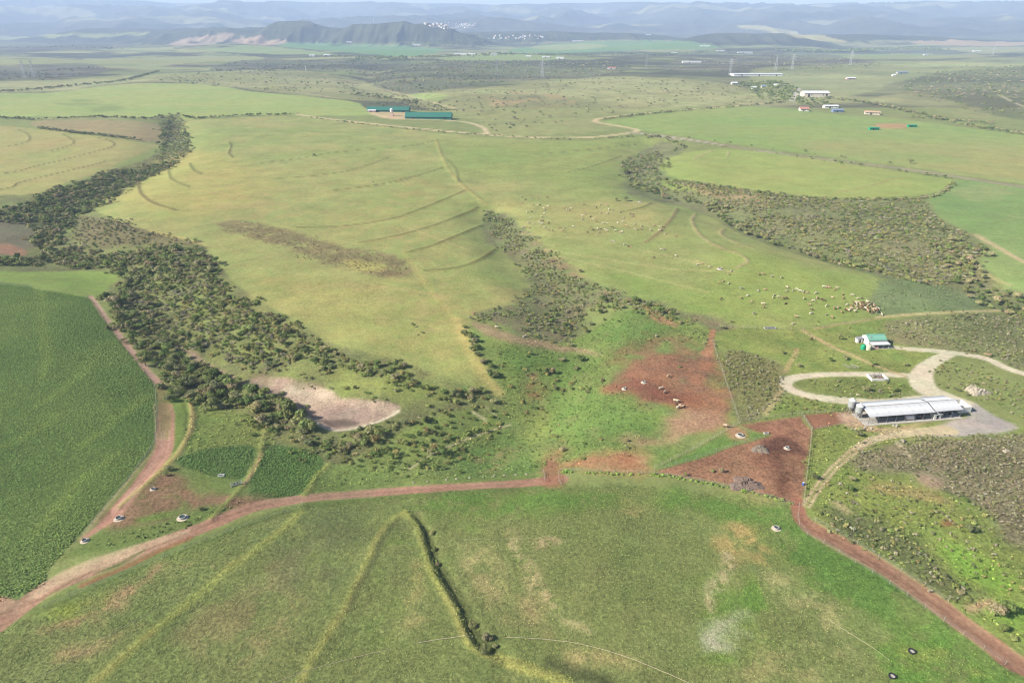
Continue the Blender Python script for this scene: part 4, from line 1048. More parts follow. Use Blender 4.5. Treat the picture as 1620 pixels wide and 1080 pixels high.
C_BUSH.add(in_poly([(920, 510), (1010, 485), (1120, 520), (1100, 545), (960, 560)], 6, .25), .4, 1.1, TBUSH)
C_BUSH.add(in_poly([(1090, 525), (1135, 530), (1130, 550), (1095, 545)], 2.2, .6), .4, 1.0, TGREY)
# east belt
E_TREE.add(on_line([(992, 258), (992, 280), (1020, 300), (1060, 314), (1110, 322), (1150, 345)], 7, .42), 1.6, 3.2, TGREEN)
E_TREE.add(in_poly([(990, 262), (1010, 248), (1040, 240), (1060, 262), (1040, 280), (1060, 300), (1020, 305), (992, 290)], 5.5, .7), 1.5, 3.2, TGREEN)
E_TREE.add(on_line([(1140, 345), (1180, 368), (1230, 388), (1280, 403), (1330, 416), (1400, 432)], 5, .45), 1.4, 2.8, TGREEN)
E_TREE.add(in_poly([(1470, 400), (1510, 380), (1550, 385), (1555, 405), (1530, 425), (1560, 442), (1620, 470), (1850, 495), (1850, 525), (1600, 500), (1540, 470), (1500, 440)], 4.4, .75), 1.4, 3.0, TGREEN)
E_TREE.add(in_poly([(1220, 350), (1400, 330), (1540, 380), (1500, 420), (1380, 410), (1280, 390)], 9, .4), 1.1, 2.2, TGREEN)
E_BUSH.add(in_poly([(1050, 288), (1110, 290), (1170, 300), (1350, 318), (1456, 315), (1480, 342), (1550, 384), (1540, 420), (1480, 452), (1380, 430), (1250, 394), (1150, 345)], 2.1, .85, 22, -.25), .5, 1.7, TGREY + TBUSH)
E_BUSH.add(on_line([(1040, 283), (1150, 297), (1250, 311), (1350, 316), (1470, 312), (1510, 288)], 3, .5), .9, 2.2, TGREEN)
E_SHRUB.add(in_poly([(1402, 512), (1440, 504), (1560, 496), (1850, 502), (1850, 620), (1620, 582), (1560, 558), (1490, 550), (1410, 538)], 1.9, .75), .4, 1.05, TGREY + TBUSH[:1])
E_SHRUB.add(in_poly([(1148, 558), (1190, 562), (1233, 580), (1238, 600), (1230, 630), (1208, 658), (1172, 664), (1160, 630)], 1.7, .75), .35, .95, TGREY + TBUSH[:1])
E_SHRUB.add(in_poly([(1258, 604), (1300, 600), (1380, 598), (1430, 603), (1436, 612), (1424, 624), (1380, 629), (1310, 623), (1272, 614)], 1.7, .55), .35, .9, TBUSH + TGREY[:2])
E_SHRUB.add(in_poly([(1350, 738), (1382, 714), (1450, 700), (1560, 694), (1850, 698), (1850, 880), (1620, 866), (1560, 812), (1500, 778), (1440, 752), (1380, 748)], 1.0, .72), .3, .72, TGREY)
E_SHRUB.add(in_poly([(1300, 812), (1380, 822), (1460, 872), (1520, 930), (1565, 955), (1500, 950), (1420, 898), (1330, 848)], 1.45, .7), .35, .95, TGREY + TBUSH)
E_SHRUB.add(in_poly([(1470, 790), (1560, 815), (1640, 890), (1620, 960), (1540, 945), (1490, 900), (1440, 840)], 2.0, .35, 10, 0), .35, 1.0, TBUSH)
E_SHRUB.add(in_poly([(1480, 570), (1560, 575), (1640, 610), (1800, 640), (1800, 680), (1620, 670), (1560, 640), (1500, 620), (1475, 595)], 1.8, .65), .35, .95, TGREY + TBUSH)
E_SHRUB.add(in_poly([(1236, 632), (1270, 630), (1335, 643), (1340, 650), (1270, 655), (1212, 663)], 1.8, .6), .35, .95, TBUSH)
E_SHRUB.add(in_poly([(1290, 800), (1340, 745), (1400, 755), (1500, 790), (1590, 860), (1620, 940), (1540, 935), (1440, 860), (1340, 815)], 1.7, .6, 9, -.3), .3, .9, TBUSH + TGREY)
E_SHRUB.add(in_poly([(1290, 700), (1330, 690), (1340, 700), (1300, 740), (1286, 770)], 2.4, .35), .35, 1.0, TBUSH)
E_SHRUB.add(in_poly([(1240, 525), (1390, 505), (1400, 540), (1470, 570), (1430, 590), (1250, 590)], 4.5, .22), .35, .9, TBUSH)
E_SHRUB.add(in_poly([(1395, 448), (1450, 447), (1520, 463), (1568, 484), (1500, 490), (1440, 494), (1385, 498)], 2.2, .5), .3, .7, [(112, 136, 84), (124, 140, 96)])
E_SHRUB.add(on_line([(664, 820), (678, 845), (685, 870), (692, 890), (710, 917), (729, 948), (741, 975), (753, 1000), (768, 1022)], .5, .35), .2, .55, TBUSH + TGREEN)
E_SHRUB.add(on_line([(885, 747), (960, 749), (1040, 752), (1120, 766), (1190, 780), (1256, 796)], 1.0, 1.2), .35, .8, [(140, 164, 80), (126, 152, 72)])

ROOTS = []
def make_tree_meshes():
    crowns = [crown_mesh('crown', 200 + i, 700, 11, .22, 1.2, .072, LEAF_OBJ) for i in range(6)]
    trunks = []
    for i in range(3):
        rng = random.Random(i + 40)
        bm = bmesh.new()
        def limb(a, b, r0, r1, n=6):
            a = Vector(a); b = Vector(b); d = (b - a).normalized()
            s = d.orthogonal().normalized(); t_ = d.cross(s)
            r = []
            for p, rr in ((a, r0), ((a + b) / 2 + s * .02, (r0 + r1) / 2), (b, r1)):
                r.append([bm.verts.new(p + (s * math.cos(2 * math.pi * k / n) + t_ * math.sin(2 * math.pi * k / n)) * rr) for k in range(n)])
            for u, v in zip(r[:-1], r[1:]):
                for k in range(n): bm.faces.new((u[k], u[(k + 1) % n], v[(k + 1) % n], v[k]))
        limb((0, 0, -.08), (.03, 0, .42), .075, .05)
        for k in range(4):
            a = k * 1.57 + rng.uniform(-.4, .4)
            limb((.02, 0, .36), (.42 * math.cos(a), .42 * math.sin(a), .82 + rng.uniform(-.1, .1)), .04, .012, 5)
        me = bpy.data.meshes.new('trunk'); bm.to_mesh(me); bm.free(); me.materials.append(BARK)
        trunks.append(me)
    return crowns, trunks
CROWNS, TRUNKS = make_tree_meshes()

def tree_object(name, label, group, x, y, r, c, cat='tree', tall=1.0):
    root = bpy.data.objects.new(name, None); col.objects.link(root)
    root.empty_display_size = .5
    z = float(zat(x, y)[0])
    root.location = (x, y, z - .05)
    root.rotation_euler = (0, 0, random.uniform(0, 6.28))
    root.scale = (r, r * random.uniform(.88, 1.12), r * tall * random.uniform(.7, 1.35))
    cr = bpy.data.objects.new('crown', random.choice(CROWNS)); col.objects.link(cr); cr.parent = root
    cr.color = (*[float(v) for v in c], 1)
    tr = bpy.data.objects.new('trunk', random.choice(TRUNKS)); col.objects.link(tr); tr.parent = root
    tag(root, label, cat, group)
    return root

def anchors(lst):
    return [(P(px, py)[0][:2], ph) for px, py, ph in lst]
def nearest(anc, x, y):
    return min(anc, key=lambda a: (a[0][0] - x) ** 2 + (a[0][1] - y) ** 2)[1]
TREE_ANC = anchors([(190, 300, 'at the narrow head of the west thicket'), (80, 385, 'where the west thicket meets the bare slope'), (200, 410, 'above the light green strip of the west thicket'), (270, 420, 'in the densest part of the west thicket'), (180, 490, 'beside the pale track along the crop field'), (240, 580, 'beside the bend of the crop field track'),
    (330, 610, 'between the sandy bank and the yellow earth bank'), (420, 655, 'on the shaded bank of the dry pond'), (480, 695, 'at the foot of the dry pond bank'), (310, 400, 'at the upper pasture corner of the thicket'), (360, 455, 'on the thicket edge facing the pasture'), (300, 490, 'in the grassy middle of the thicket'), (390, 540, 'on the grassy slope above the dry pond'), (450, 515, 'on the hedge line at the pasture edge'), (560, 575, 'on the hedge line above the dry pond'), (680, 612, 'on the hedge line near the pasture tip'), (740, 640, 'in the clump at the pasture tip'), (640, 660, 'on the lower bank of the dry pond'), (560, 705, 'among bushes above the crop plot'), (660, 715, 'among bushes above the red road'),
    (750, 560, 'in the narrow hedge beside the pasture tip'), (890, 600, 'in the clump on the green paddock'), (840, 645, 'beside the small red patch of the paddock'), (920, 510, 'in the wide part of the gully'), (1000, 480, 'on the gully rim under the cattle pasture'), (960, 465, 'at the gully bend under the cattle pasture'),
    (1000, 275, 'at the upper end of the scrub belt'), (1060, 310, 'where the scrub belt narrows'), (1150, 345, 'on the scrub belt edge above the curved track'), (1230, 388, 'on the scrub belt edge facing the herd'), (1330, 415, 'on the scrub belt edge above the rank growth'), (1300, 360, 'in the open middle of the scrub belt'), (1420, 370, 'in the broad end of the scrub belt'), (1510, 400, 'at the corner of the bright green field'), (1570, 450, 'along the lower edge of the bright green field')])
def single_and_mass(stand, n_single, name, label, group, mass_name, mass_label):
    x, y, r, c = stand.arr()
    vis = r / np.hypot(np.hypot(x, y), CAM_H)
    # inside the picture?
    d = np.stack([x, y, zat(x, y) - CAM_H], 1)
    depth = d[:, 1] * CP - d[:, 2] * SP
    sx = d[:, 0] / depth * FPX
    vis = np.where(np.abs(sx) < 815, vis, 0)
    o = np.argsort(-vis)
    for i in o[:n_single]:
        sz = 'large' if r[i] > 2.6 else 'mid-sized' if r[i] > 1.9 else 'small'
        hue = 'russet' if c[i][0] > c[i][1] * 1.06 else 'pale olive' if c[i].sum() > .46 else 'olive green' if c[i].sum() > .34 else 'dark green'
        tree_object(name, '%s %s %s %s' % (sz, hue, label, nearest(TREE_ANC, x[i], y[i])), group, x[i], y[i], r[i], c[i])
    k = o[n_single:]
    scatter(mass_name, mass_label, 'trees', 'tree', x[k], y[k], r[k], c[k], hvar=.4)

single_and_mass(W_TREE, 170, 'thicket_tree', 'rounded tree', 'thicket trees of the west valley', 'thicket', 'dense thicket of dark green trees filling the west valley')
single_and_mass(C_TREE, 50, 'gully_tree', 'gully tree', 'trees of the central gully', 'gully_thicket', 'small trees along the central gully')
single_and_mass(E_TREE, 60, 'belt_tree', 'scrub tree', 'trees of the scrub belt', 'belt_thicket', 'dark trees lining the scrub belt behind the cattle pasture')
for st, nm, lb, src in ((W_BUSH, 'undergrowth', 'olive bushes and undergrowth of the west valley', 'bush'), (C_BUSH, 'gully_bushes', 'greyish bushes and dry scrub of the central gully and pasture', 'bush'),
                        (E_BUSH, 'belt_scrub', 'grey olive scrub behind the cattle pasture', 'bush'), (E_SHRUB, 'heath_scrub', 'low grey heath scrub around the milking shed and tracks', 'shrub')):
    x, y, r, c = st.arr()
    scatter(nm, lb, 'scrub', src, x, y, r * (1.15 if src == 'shrub' else 1.2), c)

# ---- hedges and far scrub
H = Stand()
for q, w, n, r0, r1 in [
    ([(-190, 184), (0, 187), (60, 190), (150, 186), (240, 189), (290, 190), (330, 187), (400, 183), (470, 181)], 4, .45, 1.6, 3.4),
    ([(60, 203), (110, 210), (170, 216), (228, 223)], 3, .6, 1.6, 3.2),
    ([(-190, 150), (0, 146), (70, 141), (150, 133), (200, 127), (250, 113)], 8, .4, 2.4, 4.2),
    ([(490, 186), (600, 200), (700, 210), (800, 216), (900, 221), (1000, 216)], 1.5, .3, .9, 1.8),
    ([(950, 190), (1000, 184), (1080, 176), (1190, 167), (1240, 162)], 3, .35, 1.5, 3),
    ([(1010, 213), (1100, 226), (1250, 247), (1400, 267), (1600, 298)], 4, .10, 1.0, 2.6),
    ([(1080, 217), (1200, 233), (1330, 249), (1450, 264)], 4, .05, 1.2, 2.6),
    ([(1300, 155), (1380, 165), (1450, 180), (1540, 200), (1640, 216)], 9, .4, 2.0, 4.2),
    ([(1440, 186), (1520, 192), (1570, 196)], 6, .3, 2, 4),
    ([(1020, 225), (1050, 222), (1080, 232), (1060, 240)], 5, .4, 1.2, 2.6),
    ([(560, 150), (600, 155), (640, 160), (660, 165)], 12, .4, 2.0, 4.5)]:
    H.add(on_line(q, w, n), r0, r1, TGREEN + TGREY[:1])
H.add(in_poly([(1190, 135), (1230, 130), (1262, 142), (1256, 160), (1210, 160), (1190, 150)], 11, .7), 3, 5.5, TGREEN[:3])
H.add(in_poly([(1262, 155), (1300, 158), (1316, 168), (1290, 170), (1262, 164)], 9, .6), 2.5, 4.5, TGREEN[:3])
H.add(in_poly([(1160, 134), (1220, 128), (1225, 136), (1180, 141)], 12, .5), 3, 5, TGREEN[:3])
x, y, r, c = H.arr()
scatter('hedge', 'dark hedges and tree lines between the upper fields', 'hedge', 'tree', x, y, r, c, hvar=.3)
F_ = Stand()
for q, sp, kp, r0, r1 in [
    ([(590, 136), (620, 112), (700, 97), (820, 96), (960, 98), (1000, 108), (940, 122), (800, 130), (680, 146), (630, 148)], 17, .55, 2.5, 6),
    ([(330, 112), (380, 97), (500, 97), (590, 99), (640, 112), (600, 130), (560, 118), (480, 112), (400, 116)], 20, .45, 3, 6.5),
    ([(-190, 126), (60, 110), (170, 108), (120, 122), (0, 130)], 22, .4, 3, 6),
    ([(1430, 132), (1480, 116), (1580, 108), (1800, 110), (1800, 190), (1560, 180), (1480, 160), (1430, 150)], 13, .55, 2, 5),
    ([(1340, 112), (1400, 108), (1560, 104), (1800, 112), (1560, 118), (1420, 124)], 26, .25, 2, 4.5),
    ([(1050, 108), (1200, 88), (1340, 94), (1400, 103), (1230, 113), (1100, 113)], 24, .45, 2.5, 5.5),
    ([(640, 162), (760, 142), (960, 124), (1150, 134), (1190, 162), (960, 184), (780, 208), (740, 192)], 15, .3, 1.4, 4.2),
    ([(560, 150), (640, 150), (700, 165), (740, 180), (660, 175), (580, 166)], 12, .45, 1.6, 4.4),
    ([(200, 125), (380, 114), (560, 126), (570, 150), (430, 144), (300, 132)], 16, .35, 1.6, 4.4)]:
    F_.add(in_poly(q, sp, kp, 90, -.15), r0, r1, TGREEN + TGREY[:2])
x, y, r, c = F_.arr()
scatter('far_scrub', 'dark scrub dotted over the far slopes', 'scrub', 'bush', x, y, r, c, hvar=.3)
G_ = Stand()
for q, w, n, r0, r1 in [([(560, 96), (620, 92), (700, 90), (800, 86), (880, 88), (960, 87), (1080, 86), (1120, 84)], 60, .2, 5, 9), ([(640, 72), (760, 66), (820, 64), (860, 62), (900, 62)], 90, .10, 6, 11), ([(1230, 81), (1330, 82), (1420, 78), (1490, 80)], 60, .22, 7, 13), ([(-40, 76), (90, 75), (200, 78)], 60, .06, 5, 9), ([(520, 90), (600, 92), (640, 96)], 50, .2, 4, 8)]:
    G_.add(on_line(q, w, n), r0, r1, TGREEN[:3])
x, y, r, c = G_.arr()
scatter('far_woodland', 'bluish rows of tall trees on the far valley floor', 'trees', 'bush', x, y, r, c, hvar=.4)

# ---- crops and grass tufts
def field_cover(name, label, cat, src, polys, spacing, keep, s0, s1, mul, var=.2, clump=None, thr=0):
    xs, ys = [], []
    for q in polys:
        x, y = in_poly(q, spacing, keep, clump, thr, True, 0.0); xs.append(x); ys.append(y)
    x = np.concatenate(xs); y = np.concatenate(ys); n = len(x)
    c = cat_(x, y) * np.array(mul) * RNG.uniform(1 - var, 1 + var, (n, 1))
    scatter(name, label, cat, src, x, y, RNG.uniform(s0, s1, n), c, sink=.02)
field_cover('crop_plants', 'leafy dark green crop plants covering the west fields', 'crop', 'crop', [
    [(-230, 444), (0, 450), (70, 460), (143, 474), (173, 524), (210, 566), (244, 612), (246, 650), (243, 702), (206, 750), (146, 820), (76, 900), (36, 940), (-230, 956)],
    [(292, 720), (350, 708), (406, 712), (388, 752), (350, 756), (284, 735)], [(424, 710), (488, 714), (512, 738), (478, 780), (410, 784), (398, 762)]], .64, .92, .36, .72, (1.6, 1.72, 1.42), .22)
field_cover('grass_tufts', 'short grass and stubble tufts covering the foreground field', 'grass', 'tuft', [
    [(-200, 1095), (60, 975), (200, 912), (340, 850), (460, 806), (660, 784), (880, 774), (1000, 772), (1140, 786), (1254, 806), (1262, 845), (1330, 884), (1420, 938), (1500, 993), (1590, 1058), (1700, 1140), (1700, 1180), (-200, 1180)]], .56, .9, .5, 1.15, (1.22, 1.3, 1.15), .3)
field_cover('paddock_grass', 'grass tufts of the paddocks and slopes', 'grass', 'tuft', [
    [(780, 545), (920, 530), (1000, 492), (1130, 530), (1000, 560), (960, 600), (1040, 650), (1000, 720), (880, 740), (850, 740), (800, 755), (660, 758), (540, 770), (500, 765), (560, 738), (640, 735), (720, 690), (800, 650)],
    [(1284, 684), (1350, 670), (1440, 684), (1350, 735), (1380, 752), (1500, 784), (1620, 870), (1800, 1000), (1800, 1060), (1560, 990), (1470, 930), (1390, 876), (1282, 815)],
    [(304, 630), (420, 670), (436, 690), (425, 718), (392, 750), (350, 752), (292, 716)], [(130, 870), (200, 840), (300, 822), (390, 780), (345, 815), (240, 850)]], 1.5, .75, 1.0, 2.4, (1.3, 1.3, 1.2), .5)

# ------------------------------------------------------------------ building blocks for made things
def box(bm, x0, x1, y0, y1, z0, z1):
    v = [bm.verts.new(p) for p in ((x0, y0, z0), (x1, y0, z0), (x1, y1, z0), (x0, y1, z0), (x0, y0, z1), (x1, y0, z1), (x1, y1, z1), (x0, y1, z1))]
    for f in ((0, 3, 2, 1), (4, 5, 6, 7), (0, 1, 5, 4), (1, 2, 6, 5), (2, 3, 7, 6), (3, 0, 4, 7)):
        bm.faces.new([v[i] for i in f])
def bar(bm, a, b, r=.05, n=5, r2=None):
    a = Vector(a); b = Vector(b); d = (b - a).normalized(); s = d.orthogonal().normalized(); t_ = d.cross(s)
    r2 = r if r2 is None else r2
    R0 = [bm.verts.new(a + (s * math.cos(6.2832 * k / n) + t_ * math.sin(6.2832 * k / n)) * r) for k in range(n)]
    R1 = [bm.verts.new(b + (s * math.cos(6.2832 * k / n) + t_ * math.sin(6.2832 * k / n)) * r2) for k in range(n)]
    for k in range(n): bm.faces.new((R0[k], R0[(k + 1) % n], R1[(k + 1) % n], R1[k]))
    bm.faces.new(R0[::-1]); bm.faces.new(R1)
def lathe(bm, prof, n=20, cx=0, cy=0, cap=True):
    rings = []
    for r, z in prof:
        rings.append([bm.verts.new((cx + r * math.cos(6.2832 * k / n), cy + r * math.sin(6.2832 * k / n), z)) for k in range(n)])
    for u, v in zip(rings[:-1], rings[1:]):
        for k in range(n): bm.faces.new((u[k], u[(k + 1) % n], v[(k + 1) % n], v[k]))
    if cap:
        if prof[0][0] > 1e-3: bm.faces.new(rings[0][::-1])
        if prof[-1][0] > 1e-3: bm.faces.new(rings[-1])
def prism(bm, pts, y0, y1):
    """outline in x,z pushed from y0 to y1"""
    a = [bm.verts.new((x, y0, z)) for x, z in pts]; b = [bm.verts.new((x, y1, z)) for x, z in pts]
    n = len(pts)
    bm.faces.new(a); bm.faces.new(b[::-1])
    for k in range(n): bm.faces.new((a[k], b[k], b[(k + 1) % n], a[(k + 1) % n]))
def mesh_of(name, fn, m):
    bm = bmesh.new(); fn(bm)
    bmesh.ops.recalc_face_normals(bm, faces=bm.faces)
    me = bpy.data.meshes.new(name); bm.to_mesh(me); bm.free()
    me.materials.append(m)
    return me
def part(name, parent, fn, m, loc=None):
    me = fn if isinstance(fn, bpy.types.Mesh) else mesh_of(name, fn, m)
    o = bpy.data.objects.new(name, me); col.objects.link(o)
    o.parent = parent
    if loc is not None: o.location = loc
    return o
def empty(name, loc, rz=0.0):
    o = bpy.data.objects.new(name, None); col.objects.link(o)
    o.location = loc; o.rotation_euler = (0, 0, rz); o.empty_display_size = .5
    return o

WHITE = mat('white_wall', linear=(.50, .49, .46), noise=.08)
WSHEET = mat('white_roof_sheet', linear=(.43, .435, .45), rough=.55, noise=.06, scale=.8)
WSHEET2 = mat('pale_skylight_sheet', linear=(.42, .425, .43), rough=.45, noise=.05)
ZINC = mat('zinc', linear=(.30, .32, .33), rough=.45, metal=.3, noise=.12)
STEEL = mat('grey_steel', linear=(.25, .25, .26), rough=.5, metal=.4, noise=.15)
CONC = mat('concrete', linear=(.30, .28, .25), rough=.9, noise=.15, scale=2)
CONCW = mat('whitewashed_concrete', linear=(.30, .28, .245), rough=.9, noise=.12, scale=2)
DARKIN = mat('dark_opening', linear=(.03, .03, .03), rough=.9)
GROOF = mat('green_roof_sheet', linear=(.13, .29, .22), rough=.5, noise=.12)
GROOF2 = mat('deep_green_roof_sheet', linear=(.018, .105, .078), rough=.6, noise=.1)
GTANK = mat('green_plastic', linear=(.01, .22, .11), rough=.5)
CTANK = mat('cream_plastic', linear=(.42, .42, .30), rough=.5)
REDR = mat('red_roof_sheet', linear=(.30, .14, .11), rough=.6)
BLUER = mat('blue_roof_sheet', linear=(.13, .17, .25), rough=.5)
ORANGER = mat('orange_roof_tiles', linear=(.34, .23, .15), rough=.8)
CREAMW = mat('cream_wall', linear=(.42, .38, .31), rough=.9)
PINKW = mat('pink_wall', linear=(.5, .30, .28), rough=.9)
WATER = mat('trough_water', linear=(.03, .045, .05), rough=.08, noise=.05, spec=.5)
WOOD = mat('weathered_wood', linear=(.30, .26, .20), rough=.9, noise=.25)
WOODW = mat('pale_post', linear=(.22, .20, .17), rough=.9, noise=.2)
BLACKR = mat('black_rubber', linear=(.02, .02, .022), rough=.8)
BLUEP = mat('blue_plastic', linear=(.05, .10, .30), rough=.5)
PIPE = mat('pale_pipe', linear=(.34, .29, .20), rough=.6)
ROCKM = mat('pale_rubble', linear=(.25, .22, .17), rough=.95, noise=.25, scale=1.2)
DUNG = mat('dung_heap', linear=(.12, .085, .068), rough=1, noise=.5, scale=3)
GREYH = mat('grey_heap', linear=(.13, .105, .08), rough=1, noise=.4, scale=3)
SLABM = mat('earthy_slab', linear=(.36, .30, .24), rough=.95, noise=.2)
GLASS = mat('window_pane', linear=(.03, .04, .05), rough=.15, spec=.6)

def sheet_mesh(name, w, l, m, ribs=5, hgt=.05):
    """one corrugated roof sheet: width along x, slope along y, lying flat at z 0"""
    V = []; F = []
    k = ribs * 2
    for i in range(k + 1):
        x = w * i / k; z = hgt if i % 2 else 0
        V += [(x, 0, z), (x, l, z), (x, 0, z - .03), (x, l, z - .03)]
    for i in range(k):
        a = i * 4; b = a + 4
        F += [(a, b, b + 1, a + 1), (a + 2, a + 3, b + 3, b + 2), (a, a + 2, b + 2, b), (a + 1, b + 1, b + 3, a + 3)]
    return mesh_np(name, V, F, [m])

# ---- milking shed
def milking_shed():
    A = at(1372, 671); B = at(1519, 659.5); C_ = at(1353, 650)
    ex = (B - A); ex.z = 0; L = ex.length; ex.normalize(); ey = Vector((-ex.y, ex.x, 0))
    D = (C_ - A).dot(ey)
    D = max(min(D, 14), 8)
    rz = math.atan2(ex.y, ex.x)
    root = empty('milking_shed', A, rz)
    tag(root, 'long milking shed with white corrugated roof and open shaded side', 'shed')
    split = L * .70
    pit = .28
    for nm, x0, x1, eave in (('a', 0, split - .05, 3.0), ('b', split + .05, L, 3.25)):
        n = max(int(round((x1 - x0) / 2.1)), 1); w = (x1 - x0) / n
        half = D * .5 + .5; sl = math.hypot(half, half * pit); ang = math.atan(pit)
        plain = sheet_mesh('roof_sheet', w, sl, WSHEET); pale = sheet_mesh('skylight_sheet', w * .5, sl * .6, WSHEET2, 3)
        for i in range(n):
            for s in (0, 1):
                o = part('roof_sheet', root, plain, None)
                if s == 0:
                    o.location = (x0 + i * w, -.5, eave); o.rotation_euler = (ang, 0, 0)
                else:
                    o.location = (x0 + (i + 1) * w, D + .5, eave); o.rotation_euler = (ang, 0, math.pi)
            if nm == 'a' and i % 2 == 1:
                o = part('skylight_sheet', root, pale, None); o.location = (x0 + i * w + w * .2, -.5 + .18 * half, eave + .18 * half * pit + .02); o.rotation_euler = (ang, 0, 0)
        rid = eave + half * pit
        part('ridge_cap', root, lambda bm: prism(bm, [(x0, rid + .06), (x1, rid + .06), (x1, rid + .13), (x0, rid + .13)], D * .5 - .25, D * .5 + .25), WSHEET)
        np_ = int((x1 - x0) / 3.6) + 1
        for i in range(np_ + 1):
            x = x0 + .25 + (x1 - x0 - .5) * i / np_
            for y in (.05, D * .5, D - .15):
                z1 = eave - .1 if y < D * .4 or y > D * .6 else rid - .1
                part('post', root, lambda bm: box(bm, x - .08, x + .08, y - .08, y + .08, 0, z1), STEEL)
        part('purlin', root, lambda bm: box(bm, x0, x1, -.02, .1, eave - .2, eave - .05), STEEL)
    part('floor_slab', root, lambda bm: box(bm, -1.2, L + .3, -1.0, D + .3, -.6, .12), CONC)
    part('back_wall', root, lambda bm: box(bm, 0, L, D - .06, D + .12, .12, 2.7), WHITE)
    part('side_wall', root, lambda bm: box(bm, L - .15, L + .02, D * .45, D - .1, .12, 3.1), WHITE)
    part('parlour_wall', root, lambda bm: box(bm, split + .4, L - 2, D * .42, D * .5, .12, 2.3), CREAMW)
    part('gable', root, lambda bm: prism(bm, [(L - .12, 3.0), (L + .03, 3.0), (L + .03, 3.2), (L - .12, 3.2)], .2, D - .2), WHITE)
    for k in range(3):
        part('rail', root, lambda bm: bar(bm, (2, .9, .5 + k * .35), (split - 1, .9, .5 + k * .35), .04), STEEL)
    for k in range(9):
        x = 1.5 + k * (split - 3) / 8
        part('stall_rail', root, lambda bm: (bar(bm, (x, .9, .12), (x, .9, 1.3), .04), bar(bm, (x, .9, 1.2), (x + .7, D * .5, 1.2), .035)), STEEL)
    return root, A, ex, ey, L, D
SHED, SA, SEX, SEY, SL, SD = milking_shed()
def shed_at(u, v):
    p = SA + SEX * u + SEY * v
    return Vector((p.x, p.y, float(zat(p.x, p.y)[0])))
SRZ = math.atan2(SEX.y, SEX.x)

# ---- feed silos
def silo(px, py, label, r, h):
    root = empty('feed_silo', at(px, py)); tag(root, label, 'silo', 'feed silos by the milking shed')
    z0 = 1.5
    tk = part('tank', root, lambda bm: lathe(bm, [(r, z0 + .9), (r * 1.01, z0 + 1.9), (r, z0 + 2.0), (r * 1.01, z0 + 2.9), (r, z0 + h)], 24), ZINC)
    part('cone_roof', tk, lambda bm: lathe(bm, [(r * 1.04, z0 + h), (r * .25, z0 + h + .75), (.2, z0 + h + .8), (.2, z0 + h + .95)], 24), WHITE)
    part('hopper', tk, lambda bm: lathe(bm, [(.18, .75), (r, z0 + .9)], 24), ZINC)
    for k in range(4):
        a = .78 + k * 1.5708
        part('leg', root, lambda bm: bar(bm, (r * 1.05 * math.cos(a), r * 1.05 * math.sin(a), -.3), (r * math.cos(a), r * math.sin(a), z0 + 1.4), .07), STEEL)
    part('ladder', tk, lambda bm: [bar(bm, (r + .1, -.2 + .4 * s, .2), (r + .1, -.2 + .4 * s, z0 + h), .025, 4) for s in (0, 1)] + [bar(bm, (r + .1, -.2, .4 + .4 * k), (r + .1, .2, .4 + .4 * k), .02, 4) for k in range(10)], STEEL)
silo(1344.5, 652, 'grey zinc feed silo on legs farther from the long shed roof', 1.15, 3.3)
silo(1356, 661, 'grey zinc feed silo on legs right against the shed roof', 1.15, 3.3)

# ---- walled pen at the end of the shed
def walled_pen():
    o = shed_at(SL + 1.0, SD * .25)
    root = empty('holding_pen', o, SRZ); tag(root, 'roofless white walled pen at the end of the long shed', 'pen')
    w, d, h, t_ = 4.6, SD * .62, 2.3, .22
    part('front_wall', root, lambda bm: box(bm, 0, w, 0, t_, -.4, h), WHITE)
    part('back_wall', root, lambda bm: box(bm, 0, w, d - t_, d, -.4, h), WHITE)
    part('side_wall', root, lambda bm: box(bm, w - t_, w, t_ + .003, d - t_ - .003, -.4, h - .003), WHITE)
    part('inner_wall', root, lambda bm: box(bm, 0, t_, t_ + .003, d * .55, -.4, h * .8), WHITE)
    part('floor', root, lambda bm: box(bm, t_ + .01, w - t_ - .01, t_ + .01, d - t_ - .01, -.3, .08), CONC)
walled_pen()

# ---- things along the open side of the shed
def milk_tank(px, py):
    root = empty('milk_tank', at(px, py), SRZ); tag(root, 'white horizontal milk tank on a cradle in front of the open shed side', 'tank')
    def body(bm):
        n = 16; rings = []
        for x, r in ((-1.6, .1), (-1.55, .6), (-1.35, .85), (1.35, .85), (1.55, .6), (1.6, .1)):
            rings.append([bm.verts.new((x, r * math.cos(6.2832 * k / n), 1.15 + r * math.sin(6.2832 * k / n))) for k in range(n)])
        for u, v in zip(rings[:-1], rings[1:]):
            for k in range(n): bm.faces.new((u[k], u[(k + 1) % n], v[(k + 1) % n], v[k]))
        bm.faces.new(rings[0]); bm.faces.new(rings[-1])
    part('vessel', root, body, mat('tank_white', linear=(.58, .54, .55), rough=.4))
    for x in (-1, 1): part('cradle', root, lambda bm: box(bm, x - .12, x + .12, -.7, .7, -.2, .75), CONC)
    part('hatch', root, lambda bm: lathe(bm, [(.25, 1.95), (.25, 2.12), (.1, 2.16)], 10), STEEL)
milk_tank(1438, 664)
def pump_house(px, py):
    root = empty('pump_house', at(px, py), SRZ); tag(root, 'small white pump house with flat roof beside the open shed side', 'hut')
    part('wall', root, lambda bm: box(bm, -1.3, 1.3, -1, 1, -.3, 1.9), WHITE)
    part('roof', root, lambda bm: box(bm, -1.5, 1.5, -1.2, 1.2, 1.903, 2.03), WSHEET2)
    d = part('door', root, lambda bm: box(bm, -.4, .4, -1.04, -1.003, -.1, 1.6), DARKIN)
    part('handle', d, lambda bm: box(bm, .25, .32, -1.08, -1.045, .7, .8), STEEL)
pump_house(1479, 661)
